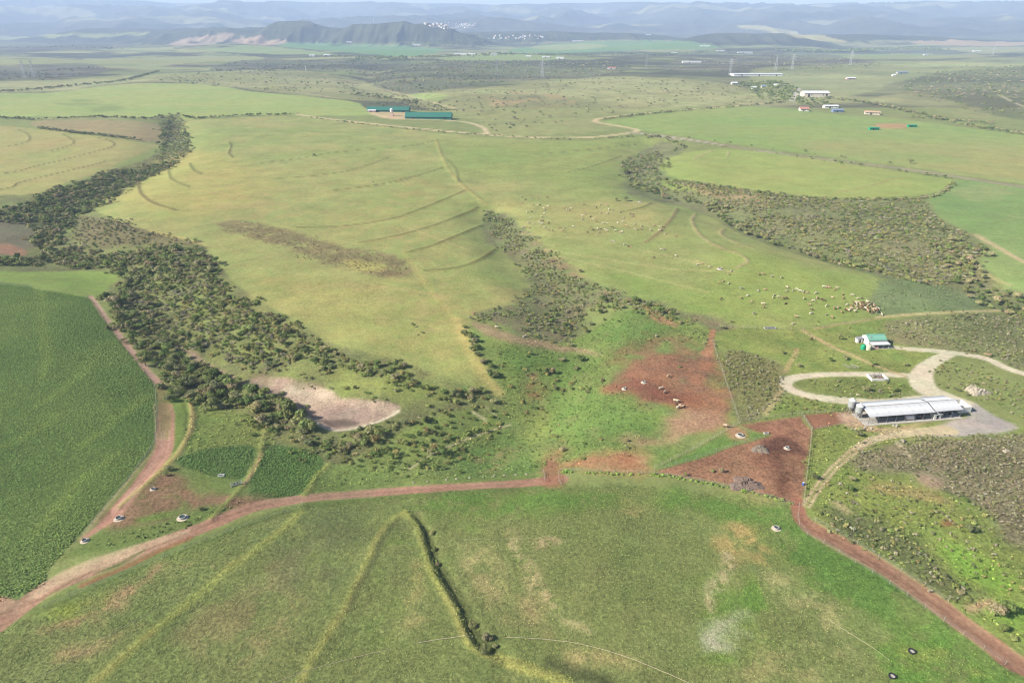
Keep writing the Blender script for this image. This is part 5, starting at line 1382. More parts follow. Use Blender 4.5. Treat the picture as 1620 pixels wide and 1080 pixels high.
def jumble(px, py, label, mats_, n, seed, name='scrap_pile'):
    root = empty(name, at(px, py), SRZ); tag(root, label, 'scrap')
    rng = random.Random(seed)
    for k in range(n):
        x, y = rng.uniform(-1.2, 1.2), rng.uniform(-.6, .6); w, d, h = rng.uniform(.3, .8), rng.uniform(.2, .5), rng.uniform(.3, .9)
        o = part('piece', root, lambda bm: (box(bm, -w / 2, w / 2, -d / 2, d / 2, -.1, h), box(bm, -w / 3, w / 3, -d / 3, d / 3, h + .002, h + .12)), mats_[k % len(mats_)], (x, y, 0))
        o.rotation_euler = (0, 0, rng.uniform(0, 3))
jumble(1453, 662, 'jumble of drums and dark equipment between milk tank and pump house', [DARKIN, BLUEP, REDR, STEEL], 7, 3)
jumble(1502, 657, 'dark equipment parked under the shed roof end', [DARKIN, STEEL, WHITE], 6, 5, 'parked_equipment')
jumble(1414, 674, 'pale broken boards lying on the grass below the shed', [WOODW, CONC], 4, 6, 'board_pile')
jumble(1372, 678, 'pale concrete blocks on the grass by the small red pen', [CONCW], 4, 8, 'block_pile')
jumble(1347, 679, 'two pale blocks beside the shaded bush at the pen corner', [CONCW], 2, 9, 'block_pile')

# ---- green roofed house
def house():
    A = at(1378.5, 552); B = at(1406, 551)
    ex = B - A; ex.z = 0; L = ex.length; ex.normalize(); rz = math.atan2(ex.y, ex.x)
    root = empty('farm_house', A, rz); tag(root, 'small white farm house with green roof and white verandah roof', 'house')
    D = 5.6; ev = 2.7; rid = 4.1; ver = 2.6
    w = part('wall', root, lambda bm: [box(bm, 0, L, ver, ver + .2, -.4, ev), box(bm, 0, L, ver + D - .2, ver + D, -.4, ev), prism(bm, [(0, -.4), (.2, -.4), (.2, ev), (0, ev)], ver + .2, ver + D - .2), prism(bm, [(L - .2, -.4), (L, -.4), (L, ev), (L - .2, ev)], ver + .2, ver + D - .2)], WHITE)
    def gable(x0, x1):
        def f(bm):
            a = [bm.verts.new((x0, y, z)) for y, z in ((ver, ev), (ver + D, ev), (ver + D * .5, rid - .1))]
            b = [bm.verts.new((x1, y, z)) for y, z in ((ver, ev), (ver + D, ev), (ver + D * .5, rid - .1))]
            bm.faces.new(a); bm.faces.new(b[::-1])
            for k in range(3): bm.faces.new((a[k], b[k], b[(k + 1) % 3], a[(k + 1) % 3]))
        return f
    part('gable', root, gable(0, .2), WHITE); part('gable', root, gable(L - .2, L), WHITE)
    half = D * .5 + .3; pit = (rid - ev) / (D * .5); sl = math.hypot(half, half * pit); ang = math.atan(pit)
    n = 5; ws = (L + .6) / n
    sg = sheet_mesh('roof_sheet', ws, sl, GROOF, 4)
    for i in range(n):
        o = part('roof_sheet', root, sg, None); o.location = (-.3 + i * ws, ver - .3, ev - .3 * pit + .06); o.rotation_euler = (ang, 0, 0)
        o = part('roof_sheet', root, sg, None); o.location = (-.3 + (i + 1) * ws, ver + D + .3, ev - .3 * pit + .06); o.rotation_euler = (ang, 0, math.pi)
    part('ridge_cap', root, lambda bm: box(bm, -.32, L + .32, ver + D * .5 - .18, ver + D * .5 + .18, rid + .03, rid + .16), GROOF)
    va = math.atan((ev - .35 - 2.05) / ver); sv = sheet_mesh('verandah_sheet', ws, math.hypot(ver + .35, (ver + .35) * math.tan(va)), WSHEET2, 4)
    for i in range(n):
        o = part('verandah_sheet', root, sv, None); o.location = (-.3 + i * ws, -.4, 1.95); o.rotation_euler = (va, 0, 0)
    for i in range(4):
        x = .1 + (L - .2) * i / 3
        part('post', root, lambda bm: box(bm, x - .06, x + .06, 0, .12, -.3, 1.95), WHITE)
    part('floor', root, lambda bm: box(bm, -.2, L + .2, -.3, ver - .003, -.5, .1), CONC)
    d = part('door', root, lambda bm: box(bm, L * .45, L * .45 + .9, ver - .05, ver - .004, .1, 2.0), mat('red_door', linear=(.3, .06, .05)))
    part('handle', d, lambda bm: box(bm, L * .45 + .7, L * .45 + .78, ver - .1, ver - .052, 1, 1.1), STEEL)
    for x in (.8, L - 2.0):
        f = part('window', root, lambda bm: box(bm, x, x + 1.2, ver - .04, ver - .004, .9, 1.9), WHITE)
        part('pane', f, lambda bm: box(bm, x + .08, x + 1.12, ver - .06, ver - .042, .98, 1.82), GLASS)
    part('low_wall', root, lambda bm: box(bm, .4, L * .4, -.18, -.06, .1, .8), PINKW)
    ch = part('chimney', root, lambda bm: box(bm, .9, 1.5, ver + 1.0, ver + 1.5, 3.0, 3.75), STEEL)
    # lean-to behind
    s = empty('shed', at(1358, 541), rz); tag(s, 'tiny white shed behind the green roofed house', 'shed')
    part('wall', s, lambda bm: box(bm, -1.1, 1.1, -.9, .9, -.3, 1.8), WHITE)
    part('roof', s, lambda bm: prism(bm, [(-1.3, 1.803), (1.3, 2.1), (1.3, 2.18), (-1.3, 1.88)], -1.05, 1.05), STEEL)
    part('door', s, lambda bm: box(bm, -.3, .4, -.94, -.903, -.1, 1.5), DARKIN)
house()
def water_tank(px, py, r, h, m, label):
    root = empty('water_tank', at(px, py)); tag(root, label, 'tank', 'rainwater tanks of the farm house')
    part('tank_body', root, lambda bm: lathe(bm, [(r, -.2)] + [(r * (1.02 if k % 2 else .98), .1 + k * (h - .2) / 8) for k in range(9)] + [(r * .85, h + .15), (r * .3, h + .3)], 20), m)
    part('lid', root, lambda bm: lathe(bm, [(r * .28, h + .303), (r * .28, h + .4)], 12), m)
water_tank(1365, 552, 1.0, 1.7, GTANK, 'green plastic water tank beside the farm house')
water_tank(1373, 552.5, 1.15, 1.8, CTANK, 'cream plastic water tank beside the farm house')

def kraal():
    root = empty('stone_pen', at(1379, 603), 0.03); tag(root, 'low white walled pen full of dark stacked poles by the loop track', 'pen')
    w, d, h = 6.3, 4.3, 1.0
    part('front_wall', root, lambda bm: box(bm, 0, w, 0, .3, -.4, h), WHITE)
    part('back_wall', root, lambda bm: box(bm, 0, w, d - .3, d, -.4, h), WHITE)
    for x in (0, w - .3): part('side_wall', root, lambda bm: box(bm, x, x + .3, .303, d - .303, -.4, h - .003), WHITE)
    part('floor', root, lambda bm: box(bm, .31, w - .31, .31, d - .31, -.3, .15), DUNG)
    rng = random.Random(4)
    for k in range(26):
        x, y = rng.uniform(.6, w - .6), rng.uniform(.6, d - .6)
        part('pole', root, lambda bm: bar(bm, (x, y, .1), (x + rng.uniform(-.5, .5), y + rng.uniform(-.2, .6), rng.uniform(.9, 1.7)), .1, 5, .06), WOOD if k % 3 else DUNG)
kraal()
def mound(name, px, py, rx, ry, h, m, label, cat, seed, rough=.3, blocks=0):
    p = at(px, py)
    rng = np.random.default_rng(seed)
    n, k = 28, 8; V = [(0, 0, h)]; F = []
    for j in range(1, k + 1):
        f = j / k
        for i in range(n):
            a = 6.2832 * i / n; w = 1 + .18 * math.sin(3 * a + seed) + .1 * math.sin(7 * a + 2 * seed)
            V.append((rx * f * w * math.cos(a), ry * f * w * math.sin(a), h * (1 - f ** 2.2) * (1 + rough * rng.uniform(-1, 1)) - .12 * (j == k)))
    T = [(0, 1 + i, 1 + (i + 1) % n, 1 + (i + 1) % n) for i in range(n)]
    me = bpy.data.meshes.new(name)
    faces = [(0, 1 + i, 1 + (i + 1) % n) for i in range(n)]
    for j in range(k - 1):
        for i in range(n):
            a = 1 + j * n; b = a + n
            faces.append((a + i, b + i, b + (i + 1) % n, a + (i + 1) % n))
    me.from_pydata(V, [], faces); me.materials.append(m)
    o = bpy.data.objects.new(name, me); col.objects.link(o); o.location = p
    tag(o, label, cat)
    return o
mound('rubble_heap', 1548, 621, 4.2, 2.4, 1.5, ROCKM, 'pale sandy rubble heap beside the grey tarmac yard', 'heap', 2, .35)
mound('rubble_heap', 1538, 617, 2.4, 2.0, 1.8, ROCKM, 'pale stone heap joined to the rubble behind the yard', 'heap', 5, .35)
mound('boulder', 1428, 699, 1.0, .8, 1.0, ROCKM, 'pale boulder beside the curve of the pale track', 'boulder', 7, .3)
mound('boulder', 1592, 714, 1.2, .7, .7, ROCKM, 'pale flat boulder in the grey heath scrub', 'boulder', 8, .3)
mound('dung_heap', 1180, 766, 5.0, 3.6, 1.1, DUNG, 'broad dark dung heap in the triangular red corral', 'heap', 3, .35)
mound('hay_heap', 1203, 711, 2.7, 2.3, 1.0, GREYH, 'rounded grey hay heap at the upper edge of the corral', 'heap', 4, .2)

# ---- water troughs
def trough(px, py, r, label, m=CONCW, h=.6, apron=True):
    r *= .72
    root = empty('water_trough', at(px, py)); tag(root, label, 'trough', 'round cattle troughs')
    rm_ = part('rim', root, lambda bm: lathe(bm, [(r * 1.0, -.3), (r * 1.0, h), (r * .84, h), (r * .84, h - .22)], 22, cap=False), m)
    part('water', rm_, lambda bm: lathe(bm, [(r * .835, h - .3), (r * .835, h - .18)], 22), WATER)
    if apron: part('apron', root, lambda bm: lathe(bm, [(r * 1.75, -.2), (r * 1.7, .07), (r * 1.02, .1)], 18, cap=False), SLABM)
for px, py, r, lb in [
    (1228, 836, 1.0, 'round white trough on the green field edge below the corral'), (188, 820, 1.1, 'round concrete trough on bare red earth beside the track'),
    (289, 819, 1.25, 'white round trough beside the red road fork'), (134, 855, .9, 'small white trough at the end of the pale track by the crop field'),
    (242, 774, .7, 'small trough beside the yellow earth bank'), (1171, 689, 1.3, 'white trough on the grass strip above the corral'),
    (1245, 709, .85, 'small white trough on the dark dung of the corral'), (988, 615, .9, 'white trough at the west edge of the red paddock'),
    (1018.5, 605, .9, 'white trough higher up in the red paddock'), (1139, 425.5, 1.5, 'white trough on the cattle pasture track'), (1012, 320, 1.4, 'white trough beside bushes at the top of the cattle pasture')]:
    trough(px, py, r, lb)
def long_trough(px, py, l, w, rz, label, m=CONCW):
    root = empty('feed_trough', at(px, py), rz); tag(root, label, 'trough')
    part('side', root, lambda bm: [box(bm, -l / 2, l / 2, -w / 2, -w / 2 + .12, -.2, .5), box(bm, -l / 2, l / 2, w / 2 - .12, w / 2, -.2, .5), box(bm, -l / 2, -l / 2 + .12, -w / 2 + .121, w / 2 - .121, -.2, .497), box(bm, l / 2 - .12, l / 2, -w / 2 + .121, w / 2 - .121, -.2, .497)], m)
    part('bottom', root, lambda bm: box(bm, -l / 2 + .125, l / 2 - .125, -w / 2 + .125, w / 2 - .125, -.1, .3), WATER)
long_trough(350, 753, 1.8, .9, .2, 'white feed trough standing in the small green crop strip', WHITE)
long_trough(1218, 519.5, 5, 1.6, .05, 'long grey water trough on the lower pasture edge', CONC)
long_trough(1212, 686, 1.5, .9, .1, 'small pale feed trough on the reddish strip above the corral')
for (px, py, lb) in [(1442, 1031, 'black rubber tub in bright grass near the scrub corner of the road'), (1411, 1070, 'black rubber tub in the lowest bright grass by the field edge')]:
    root = empty('feed_tub', at(px, py)); tag(root, lb, 'tub')
    part('rim', root, lambda bm: lathe(bm, [(.62, -.1), (.72, .5), (.62, .5), (.55, .15)], 16, cap=False), BLACKR)
    part('base', root, lambda bm: lathe(bm, [(.56, .05), (.56, .16)], 16), CONC)
root = empty('barrel', at(1270.5, 767)); tag(root, 'blue barrel hanging on the corral fence', 'barrel')
part('drum', root, lambda bm: lathe(bm, [(.3, 0), (.33, .3), (.3, .32), (.33, .65), (.3, .95)], 14), BLUEP)
part('lid', root, lambda bm: lathe(bm, [(.28, .952), (.28, 1.0)], 14), WHITE)
def harrow(px, py):
    root = empty('disc_harrow', at(px, py), .5); tag(root, 'rusty dark harrow frame parked against the yellow earth bank', 'implement')
    part('frame', root, lambda bm: [bar(bm, (-1.6, y, .7), (1.6, y, .7), .06) for y in (-.7, 0, .7)] + [bar(bm, (x, -.7, .7), (x, .7, .7), .06) for x in (-1.5, 0, 1.5)], STEEL)
    part('drawbar', root, lambda bm: bar(bm, (1.6, 0, .7), (2.8, 0, .4), .06), STEEL)
    for k in range(8):
        part('disc', root, lambda bm: [bar(bm, (-1.5 + k * .43, -.55, .3), (-1.42 + k * .43, -.52, .3), .3, 12)], STEEL)
    for k in (-1, 1): part('wheel', root, lambda bm: bar(bm, (k * .4 - .08, .6, .35), (k * .4 + .08, .6, .35), .35, 14), BLACKR)
harrow(374, 767)

# ---- stones along the road
stone = None
rngs = random.Random(12)
for i, (px, py) in enumerate([(654, 764), (676, 762), (706, 759), (722, 758), (743, 756), (764, 755), (781, 753), (798, 752), (816, 751), (833, 750)]):
    bm = bmesh.new(); bmesh.ops.create_icosphere(bm, subdivisions=2, radius=.36)
    for v in bm.verts: v.co *= 1 + rngs.uniform(-.18, .18)
    me = bpy.data.meshes.new('verge_stone'); bm.to_mesh(me); bm.free(); me.materials.append(ROCKM)
    o = bpy.data.objects.new('verge_stone', me); col.objects.link(o)
    o.location = at(px, py) + Vector((0, 0, .12)); o.scale = (1.1, .9, .75)
    tag(o, 'pale stone in the row along the upper verge of the red road', 'stone', 'row of stones along the red road')

# ---- fences
POST = mesh_of('post', lambda bm: bar(bm, (0, 0, -.3), (0, 0, 1.35), .062, 6, .05), WOODW)
POSTD = mesh_of('post', lambda bm: bar(bm, (0, 0, -.3), (0, 0, 1.3), .06, 6, .05), WOOD)
WIREM = mat('fence_wire', linear=(.35, .33, .3), rough=.6, metal=.3)
def fence(pts, label, gap=4.0, dark=False, rails=False, k=2):
    w = np.array(wpoly(pts, False, False)); seg = np.hypot(*np.diff(w, axis=0).T); cum = np.concatenate([[0], np.cumsum(seg)])
    n = max(int(cum[-1] / gap), 1); s = np.linspace(0, cum[-1], n + 1)
    X = np.interp(s, cum, w[:, 0]); Y = np.interp(s, cum, w[:, 1]); Z = zat(X, Y)
    root = empty('fence', (X[0], Y[0], Z[0])); tag(root, label, 'fence')
    for i in range(n + 1):
        o = part('post', root, POSTD if dark else POST, None, (X[i] - X[0], Y[i] - Y[0], Z[i] - Z[0]))
        o.rotation_euler = (random.uniform(-.06, .06), random.uniform(-.06, .06), random.uniform(0, 3)); o.scale = (1, 1, random.uniform(.9, 1.15))
    for h, r in (((.55, .035), (1.05, .035)) if rails else ((.4, .014), (.8, .014), (1.2, .014))):
        part('rail' if rails else 'wire', root, lambda bm: [bar(bm, (X[i] - X[0], Y[i] - Y[0], Z[i] - Z[0] + h), (X[i + 1] - X[0], Y[i + 1] - Y[0], Z[i + 1] - Z[0] + h), r, 4) for i in range(n)], WOODW if rails else WIREM)
fence([(1284, 682), (1281, 715), (1277, 745), (1271, 795)], 'pale post fence down the straight side of the red corral', 3, rails=True)
fence([(1038, 751), (1100, 760), (1180, 777), (1256, 798)], 'post fence between the red corral and the field below', 3.2)
fence([(1036, 745), (1100, 726), (1165, 704), (1210, 692)], 'post fence between the red corral and the grass strip', 3.6)
fence([(1036, 741), (1110, 704), (1140, 687), (1170, 670)], 'post fence between red paddock and grass strip', 3.4, dark=True)
fence([(1172, 667), (1220, 661), (1268, 655), (1345, 650)], 'post fence between scrub plot and the reddish lane to the shed', 3)
fence([(1284, 681), (1320, 675), (1350, 669), (1400, 664)], 'pale rail fence along the small pen and cattle lane', 3, rails=True)
fence([(1268, 656), (1276, 668), (1284, 680)], 'short rail fence closing the small red pen', 2.4, rails=True)
fence([(1264, 800), (1262, 822), (1266, 840), (1300, 858), (1330, 876), (1380, 906), (1420, 932), (1470, 966), (1520, 1002), (1590, 1050)], 'post fence between red road and the field on its lower side', 4.2)
fence([(1290, 824), (1330, 845), (1400, 887), (1460, 925), (1500, 952)], 'post fence between red road and the weedy slope', 5.5, dark=True)
fence([(246, 612), (248, 650), (246, 702), (215, 745), (175, 795), (130, 850)], 'thin fence between crop field and the pinkish track', 5)
fence([(70, 962), (180, 915), (330, 853), (440, 815), (480, 802)], 'thin fence along the lower side of the red road', 5)
fence([(1128, 545), (1150, 610), (1169, 666)], 'post fence between red paddock and scrub plot', 4)
fence([(1137, 517), (1200, 521), (1270, 522), (1330, 514), (1392, 503)], 'post fence between cattle pasture and farmyard', 5, dark=True)
fence([(884, 748), (884, 765), (888, 768)], 'short gate fence where the red lane meets the road', 2, rails=True)
fence([(860, 747), (862, 762)], 'short gate fence on the meadow side of the red lane', 2, rails=True)
fence([(886, 745), (960, 748), (1036, 750)], 'post fence along the bare red verge beside the lane gate', 3.6, dark=True)

# ---- irrigation lines on the foreground field
def pipe_line(pts, r, label):
    w = np.array(wpoly(pts, False, True, 6)); Z = zat(w[:, 0], w[:, 1])
    o = bpy.data.objects.new('irrigation_pipe', mesh_of('irrigation_pipe', lambda bm: [bar(bm, (w[i][0] - w[0][0], w[i][1] - w[0][1], Z[i] - Z[0] + .1), (w[i + 1][0] - w[0][0], w[i + 1][1] - w[0][1], Z[i + 1] - Z[0] + .1), r * .42, 6) for i in range(len(w) - 1)], PIPE))
    col.objects.link(o); o.location = (w[0][0], w[0][1], Z[0]); tag(o, label, 'pipe')
pipe_line([(660, 1017), (700, 1010), (748, 1005)], .13, 'thick pale pipe ending at the shaded ditch')
pipe_line([(420, 1084), (500, 1057), (560, 1040), (620, 1026)], .08, 'thin pale pipe crossing the grassy bank towards the ditch')
pipe_line([(800, 1008), (850, 1010), (910, 1017), (970, 1032), (1020, 1050), (1090, 1080)], .1, 'pale pipe curving over the field from the ditch bushes')
pipe_line([(60, 1072), (120, 1040), (180, 1000), (240, 968)], .07, 'thin pale pipe on the bare pinkish patches')
pipe_line([(610, 866), (640, 862), (664, 858)], .05, 'thin short pipe inside the bend of the grassy bank')
pipe_line([(736, 853), (800, 852), (840, 852)], .05, 'thin straight pipe on the upper stubble field')
pipe_line([(1310, 980), (1350, 1005), (1380, 1024), (1408, 1045)], .07, 'thin pipe slanting down to the black tubs')

# ---- tall grass frames: the three little pale hurdles by the loop track
root = empty('hurdle_pen', at(1349, 584)); tag(root, 'three thin pale hurdles set open on the lawn by the loop track', 'hurdles')
for a, b in (((-2.4, 2.6), (-1.2, 0)), ((-1.2, 0), (.9, 0)), ((.4, 2.6), (2.2, 0))):
    part('hurdle', root, lambda bm: [bar(bm, (*a, h), (*b, h), .05, 5) for h in (.4, .8, 1.1)] + [bar(bm, (*p, -.2), (*p, 1.2), .05, 5) for p in (a, b)], WOODW)

# ------------------------------------------------------------------ describing repeats by what they stand beside
# ------------------------------------------------------------------ cows
def skin_mesh(name, V, E, Rr, m):
    me = bpy.data.meshes.new('cow_frame'); me.from_pydata(V, E, []); me.update()
    o = bpy.data.objects.new('cow_frame', me); col.objects.link(o)
    sk = o.modifiers.new('skin', 'SKIN')
    sd = me.skin_vertices[0].data
    for i, r in enumerate(Rr): sd[i].radius = (r, r) if np.isscalar(r) else r
    sd[0].use_root = True
    sb = o.modifiers.new('smooth', 'SUBSURF'); sb.levels = 1; sb.render_levels = 1
    dg = bpy.context.evaluated_depsgraph_get()
    out = bpy.data.meshes.new_from_object(o.evaluated_get(dg))
    out.name = name
    bpy.data.objects.remove(o); bpy.data.meshes.remove(me)
    out.materials.clear(); out.materials.append(m)
    out.polygons.foreach_set('use_smooth', np.ones(len(out.polygons), bool))
    return out
def cow_frame(pose):
    zb = 0 if pose != 'lying' else -.62
    V = [(-.72, 0, 1.12 + zb), (-.25, 0, 1.06 + zb), (.25, 0, 1.05 + zb), (.62, 0, 1.12 + zb)]
    Rr = [.33, .39, .40, .33]
    E = [(0, 1), (1, 2), (2, 3)]
    def chain(start, pts):
        k = start
        for p, r in pts:
            V.append(p); Rr.append(r); E.append((k, len(V) - 1)); k = len(V) - 1
        return k
    if pose == 'grazing': h = chain(3, [((.98, 0, .92), .19), ((1.22, .05, .52), .15), ((1.42, .08, .2), .095)])
    else: h = chain(3, [((.98, 0, 1.32 + zb), .19), ((1.25, .06, 1.46 + zb), .15), ((1.55, .1, 1.28 + zb), .095)])
    hx, hy, hz = V[h - 1]
    chain(h - 1, [((hx - .06, hy + .2, hz + .07), .05)]); chain(h - 1, [((hx - .06, hy - .2, hz + .07), .05)])
    chain(0, [((-1.02, 0, 1.18 + zb), .06), ((-1.12, 0, .72 + zb * .8), .035)])
    for s in (-1, 1):
        if pose == 'lying':
            chain(0, [((-.6, .34 * s, .3), .14), ((-.25, .45 * s, .1), .07)]); chain(3, [((.7, .24 * s, .25), .11), ((.95, .26 * s, .08), .06)])
        else:
            o = .1 * s
            chain(0, [((-.72, .2 * s, .8), .17), ((-.84 + o, .2 * s, .48), .075), ((-.76 + o, .2 * s, .02), .06)])
            chain(3, [((.6, .19 * s, .76), .13), ((.6 - o, .19 * s, .4), .07), ((.58 - o, .19 * s, .02), .06)])
    return V, E, Rr
def cow_material(name, base, patch, thr):
    m = bpy.data.materials.new(name); m.use_nodes = True
    nt = m.node_tree; b = nt.nodes['Principled BSDF']; b.inputs['Roughness'].default_value = .75
    tc = nt.nodes.new('ShaderNodeTexCoord'); oi = nt.nodes.new('ShaderNodeObjectInfo')
    ad = nt.nodes.new('ShaderNodeVectorMath'); ad.operation = 'ADD'
    mu = nt.nodes.new('ShaderNodeMath'); mu.operation = 'MULTIPLY'; mu.inputs[1].default_value = 60
    nt.links.new(oi.outputs['Random'], mu.inputs[0]); nt.links.new(tc.outputs['Object'], ad.inputs[0]); nt.links.new(mu.outputs[0], ad.inputs[1])
    n = nt.nodes.new('ShaderNodeTexNoise'); n.inputs['Scale'].default_value = 1.1; n.inputs['Detail'].default_value = 2
    nt.links.new(ad.outputs[0], n.inputs['Vector'])
    cr = nt.nodes.new('ShaderNodeValToRGB'); cr.color_ramp.elements[0].position = thr; cr.color_ramp.elements[1].position = thr + .03
    cr.color_ramp.elements[0].color = (*base, 1); cr.color_ramp.elements[1].color = (*patch, 1)
    nt.links.new(n.outputs['Fac'], cr.inputs['Fac']); nt.links.new(cr.outputs[0], b.inputs['Base Color'])
    return m
COWM = {'cream': cow_material('cream_hide', (.34, .29, .20), (.42, .39, .32), .55), 'fawn': cow_material('fawn_hide', (.25, .15, .08), (.42, .38, .31), .6), 'brown': cow_material('brown_hide', (.10, .055, .03), (.38, .33, .27), .68)}
COWS = {(p, c): skin_mesh('cow_body', *cow_frame(p), COWM[c]) for p in ('grazing', 'standing', 'lying') for c in COWM}
cow_anc = anchors([(840, 315, 'near the upper end of the scrub gully'), (895, 335, 'on the short grass above the scrub gully'), (850, 360, 'at the worn trail beside the scrub gully'), (960, 325, 'below the bushes at the top of the cattle pasture'),
                   (960, 362, 'in the middle of the worn cattle pasture'), (1040, 360, 'beside the pale wheel track on the cattle pasture'), (1010, 385, 'on the open pasture below the wheel track'), (1060, 405, 'by the long trail across the cattle pasture'),
                   (1135, 425, 'near the white pasture trough'), (1190, 440, 'on green grass past the white pasture trough'), (1160, 470, 'on the lower green pasture'), (1240, 460, 'in the loose row on the green pasture'), (1300, 455, 'beside the knot of brown cows'),
                   (1230, 478, 'scattered on the lower green pasture'), (1290, 480, 'on the grass leading to the crowded herd'), (1330, 470, 'at the edge of the crowded herd'), (1370, 488, 'at the rim of the crowded herd')])
def cow(x, y, pose, c, label, group, face=None):
    o = bpy.data.objects.new('cow', COWS[(pose, c)]); col.objects.link(o)
    o.location = (x, y, float(zat(x, y)[0]) + .02)
    s = random.uniform(.76, .92); o.scale = (s, s, s)
    o.rotation_euler = (0, 0, random.uniform(0, 6.28) if face is None else face)
    tag(o, label, 'cow', group)
    return o
LA = [(30, 70), (70, 100), (130, 88), (190, 88), (285, 80), (30, 145), (140, 155), (190, 155), (215, 155), (290, 165), (250, 185), (260, 205), (85, 225), (130, 220), (255, 245), (120, 285), (230, 275), (225, 310), (240, 315), (100, 335), (150, 345), (210, 335), (235, 345), (300, 335), (70, 372), (45, 380), (105, 380), (260, 380), (295, 405), (335, 412), (400, 380), (430, 410), (455, 382), (540, 372), (455, 185), (480, 205), (500, 208), (520, 190), (650, 155), (810, 155), (870, 160), (890, 200), (935, 205), (770, 185), (630, 265), (660, 245), (710, 270), (740, 290), (765, 322), (630, 297), (810, 235), (880, 240), (1000, 230), (1100, 245), (1130, 250), (1040, 285), (1130, 272), (1030, 325), (880, 332), (835, 338), (980, 332), (1060, 360), (1080, 372), (1150, 348), (1215, 368), (1210, 400), (1150, 395), (1172, 403), (1285, 335), (1335, 362), (1395, 378), (1430, 380), (1390, 415), (1412, 412), (1300, 408), (1450, 443), (1560, 462), (710, 375), (735, 405), (780, 390), (810, 395), (790, 430), (855, 400), (870, 415), (925, 380), (960, 410), (1000, 430), (1022, 422), (680, 422), (920, 515), (945, 518), (1040, 550), (1085, 565), (1110, 567), (1410, 595), (1440, 600), (1550, 660), (1330, 675)]
LB = [(110, 92), (145, 88), (205, 110), (365, 142), (345, 170), (305, 218), (280, 233), (345, 233), (570, 168), (605, 165), (670, 182), (740, 190), (440, 275), (570, 292), (620, 285), (785, 265), (785, 293), (830, 290), (860, 280), (885, 295), (910, 300), (940, 308), (1065, 262), (1090, 256), (1105, 268), (1165, 270), (1145, 285), (435, 345), (490, 330), (290, 352), (520, 376), (605, 392), (610, 415), (690, 322), (680, 342), (720, 338), (752, 348), (778, 348), (775, 385), (910, 350), (1010, 345), (985, 368), (1045, 358), (1064, 365), (1005, 310), (955, 398), (970, 435), (965, 465), (1085, 405), (1130, 338), (1205, 318), (1210, 347), (1280, 325), (1320, 350), (1350, 352), (1240, 398), (1140, 425), (1170, 418), (1195, 452), (855, 487), (535, 465), (830, 540), (1085, 470), (1125, 492)]
pts = [(820 + a / 6.23, 300 + b / 6.23) for a, b in LA] + [(1080 + a / 4.765, 400 + b / 4.765) for a, b in LB]
q = P([p[0] for p in pts], [p[1] for p in pts])
for i in range(len(pts)):
    pose = random.choices(('grazing', 'standing', 'lying'), (.5, .28, .22))[0]; c = random.choices(('cream', 'fawn', 'brown'), (.55, .3, .15))[0]
    cow(q[i, 0], q[i, 1], pose, c, '%s cow %s %s' % (c, pose, nearest(cow_anc, q[i, 0], q[i, 1])), 'cows grazing on the pasture', random.gauss(0.2, .7) + random.choice((0, math.pi)))
hx, hy = in_poly([(1338, 498), (1350, 484), (1362, 478), (1380, 478), (1394, 490), (1392, 496), (1372, 493), (1355, 497)], 1.9, .95, None, 0, False)
for x, y in zip(hx, hy):
    c = random.choices(('cream', 'fawn', 'brown'), (.25, .5, .25))[0]; pose = random.choice(('standing', 'standing', 'grazing'))
    cow(x, y, pose, c, '%s cow %s packed in the crowded herd at the pasture corner' % (c, pose), 'crowded herd at the pasture corner')
for (px, py, pose, c, lb) in [(1057, 597, 'standing', 'fawn', 'fawn cow standing high in the red paddock'), (1045, 616, 'standing', 'cream', 'cream cow standing in the middle of the red paddock'), (1051, 622, 'standing', 'fawn', 'fawn cow beside the cream cow in the red paddock'),
        (1069, 636, 'standing', 'cream', 'cream cow at the top of the small knot in the red paddock'), (1070, 641, 'standing', 'brown', 'brown cow in the small knot of cows in the red paddock'), (1076.5, 643, 'grazing', 'fawn', 'fawn cow with lowered head in the small knot in the red paddock'),
        (1073, 646, 'standing', 'cream', 'cream cow at the bottom of the small knot in the red paddock'), (1078, 645.5, 'standing', 'fawn', 'fawn cow standing in the small knot in the red paddock'), (1147, 676, 'standing', 'fawn', 'fawn cow standing at the fence corner of the red paddock'), (1283, 538, 'standing', 'brown', 'brown cow standing on the farmyard lawn'),
        (750, 498, 'standing', 'fawn', 'fawn cow standing at the pasture gate near the gully'), (786, 519, 'grazing', 'cream', 'cream cow grazing on the worn path below the gully'), (829, 533, 'lying', 'cream', 'cream cow lying on the worn path below the gully'), (1038, 533, 'grazing', 'cream', 'cream cow grazing above the red paddock'), (589, 289, 'grazing', 'cream', 'cream cow grazing alone high on the main pasture')]:
    v = at(px, py); cow(v.x, v.y, pose, c, lb, None, random.gauss(.2, .5))

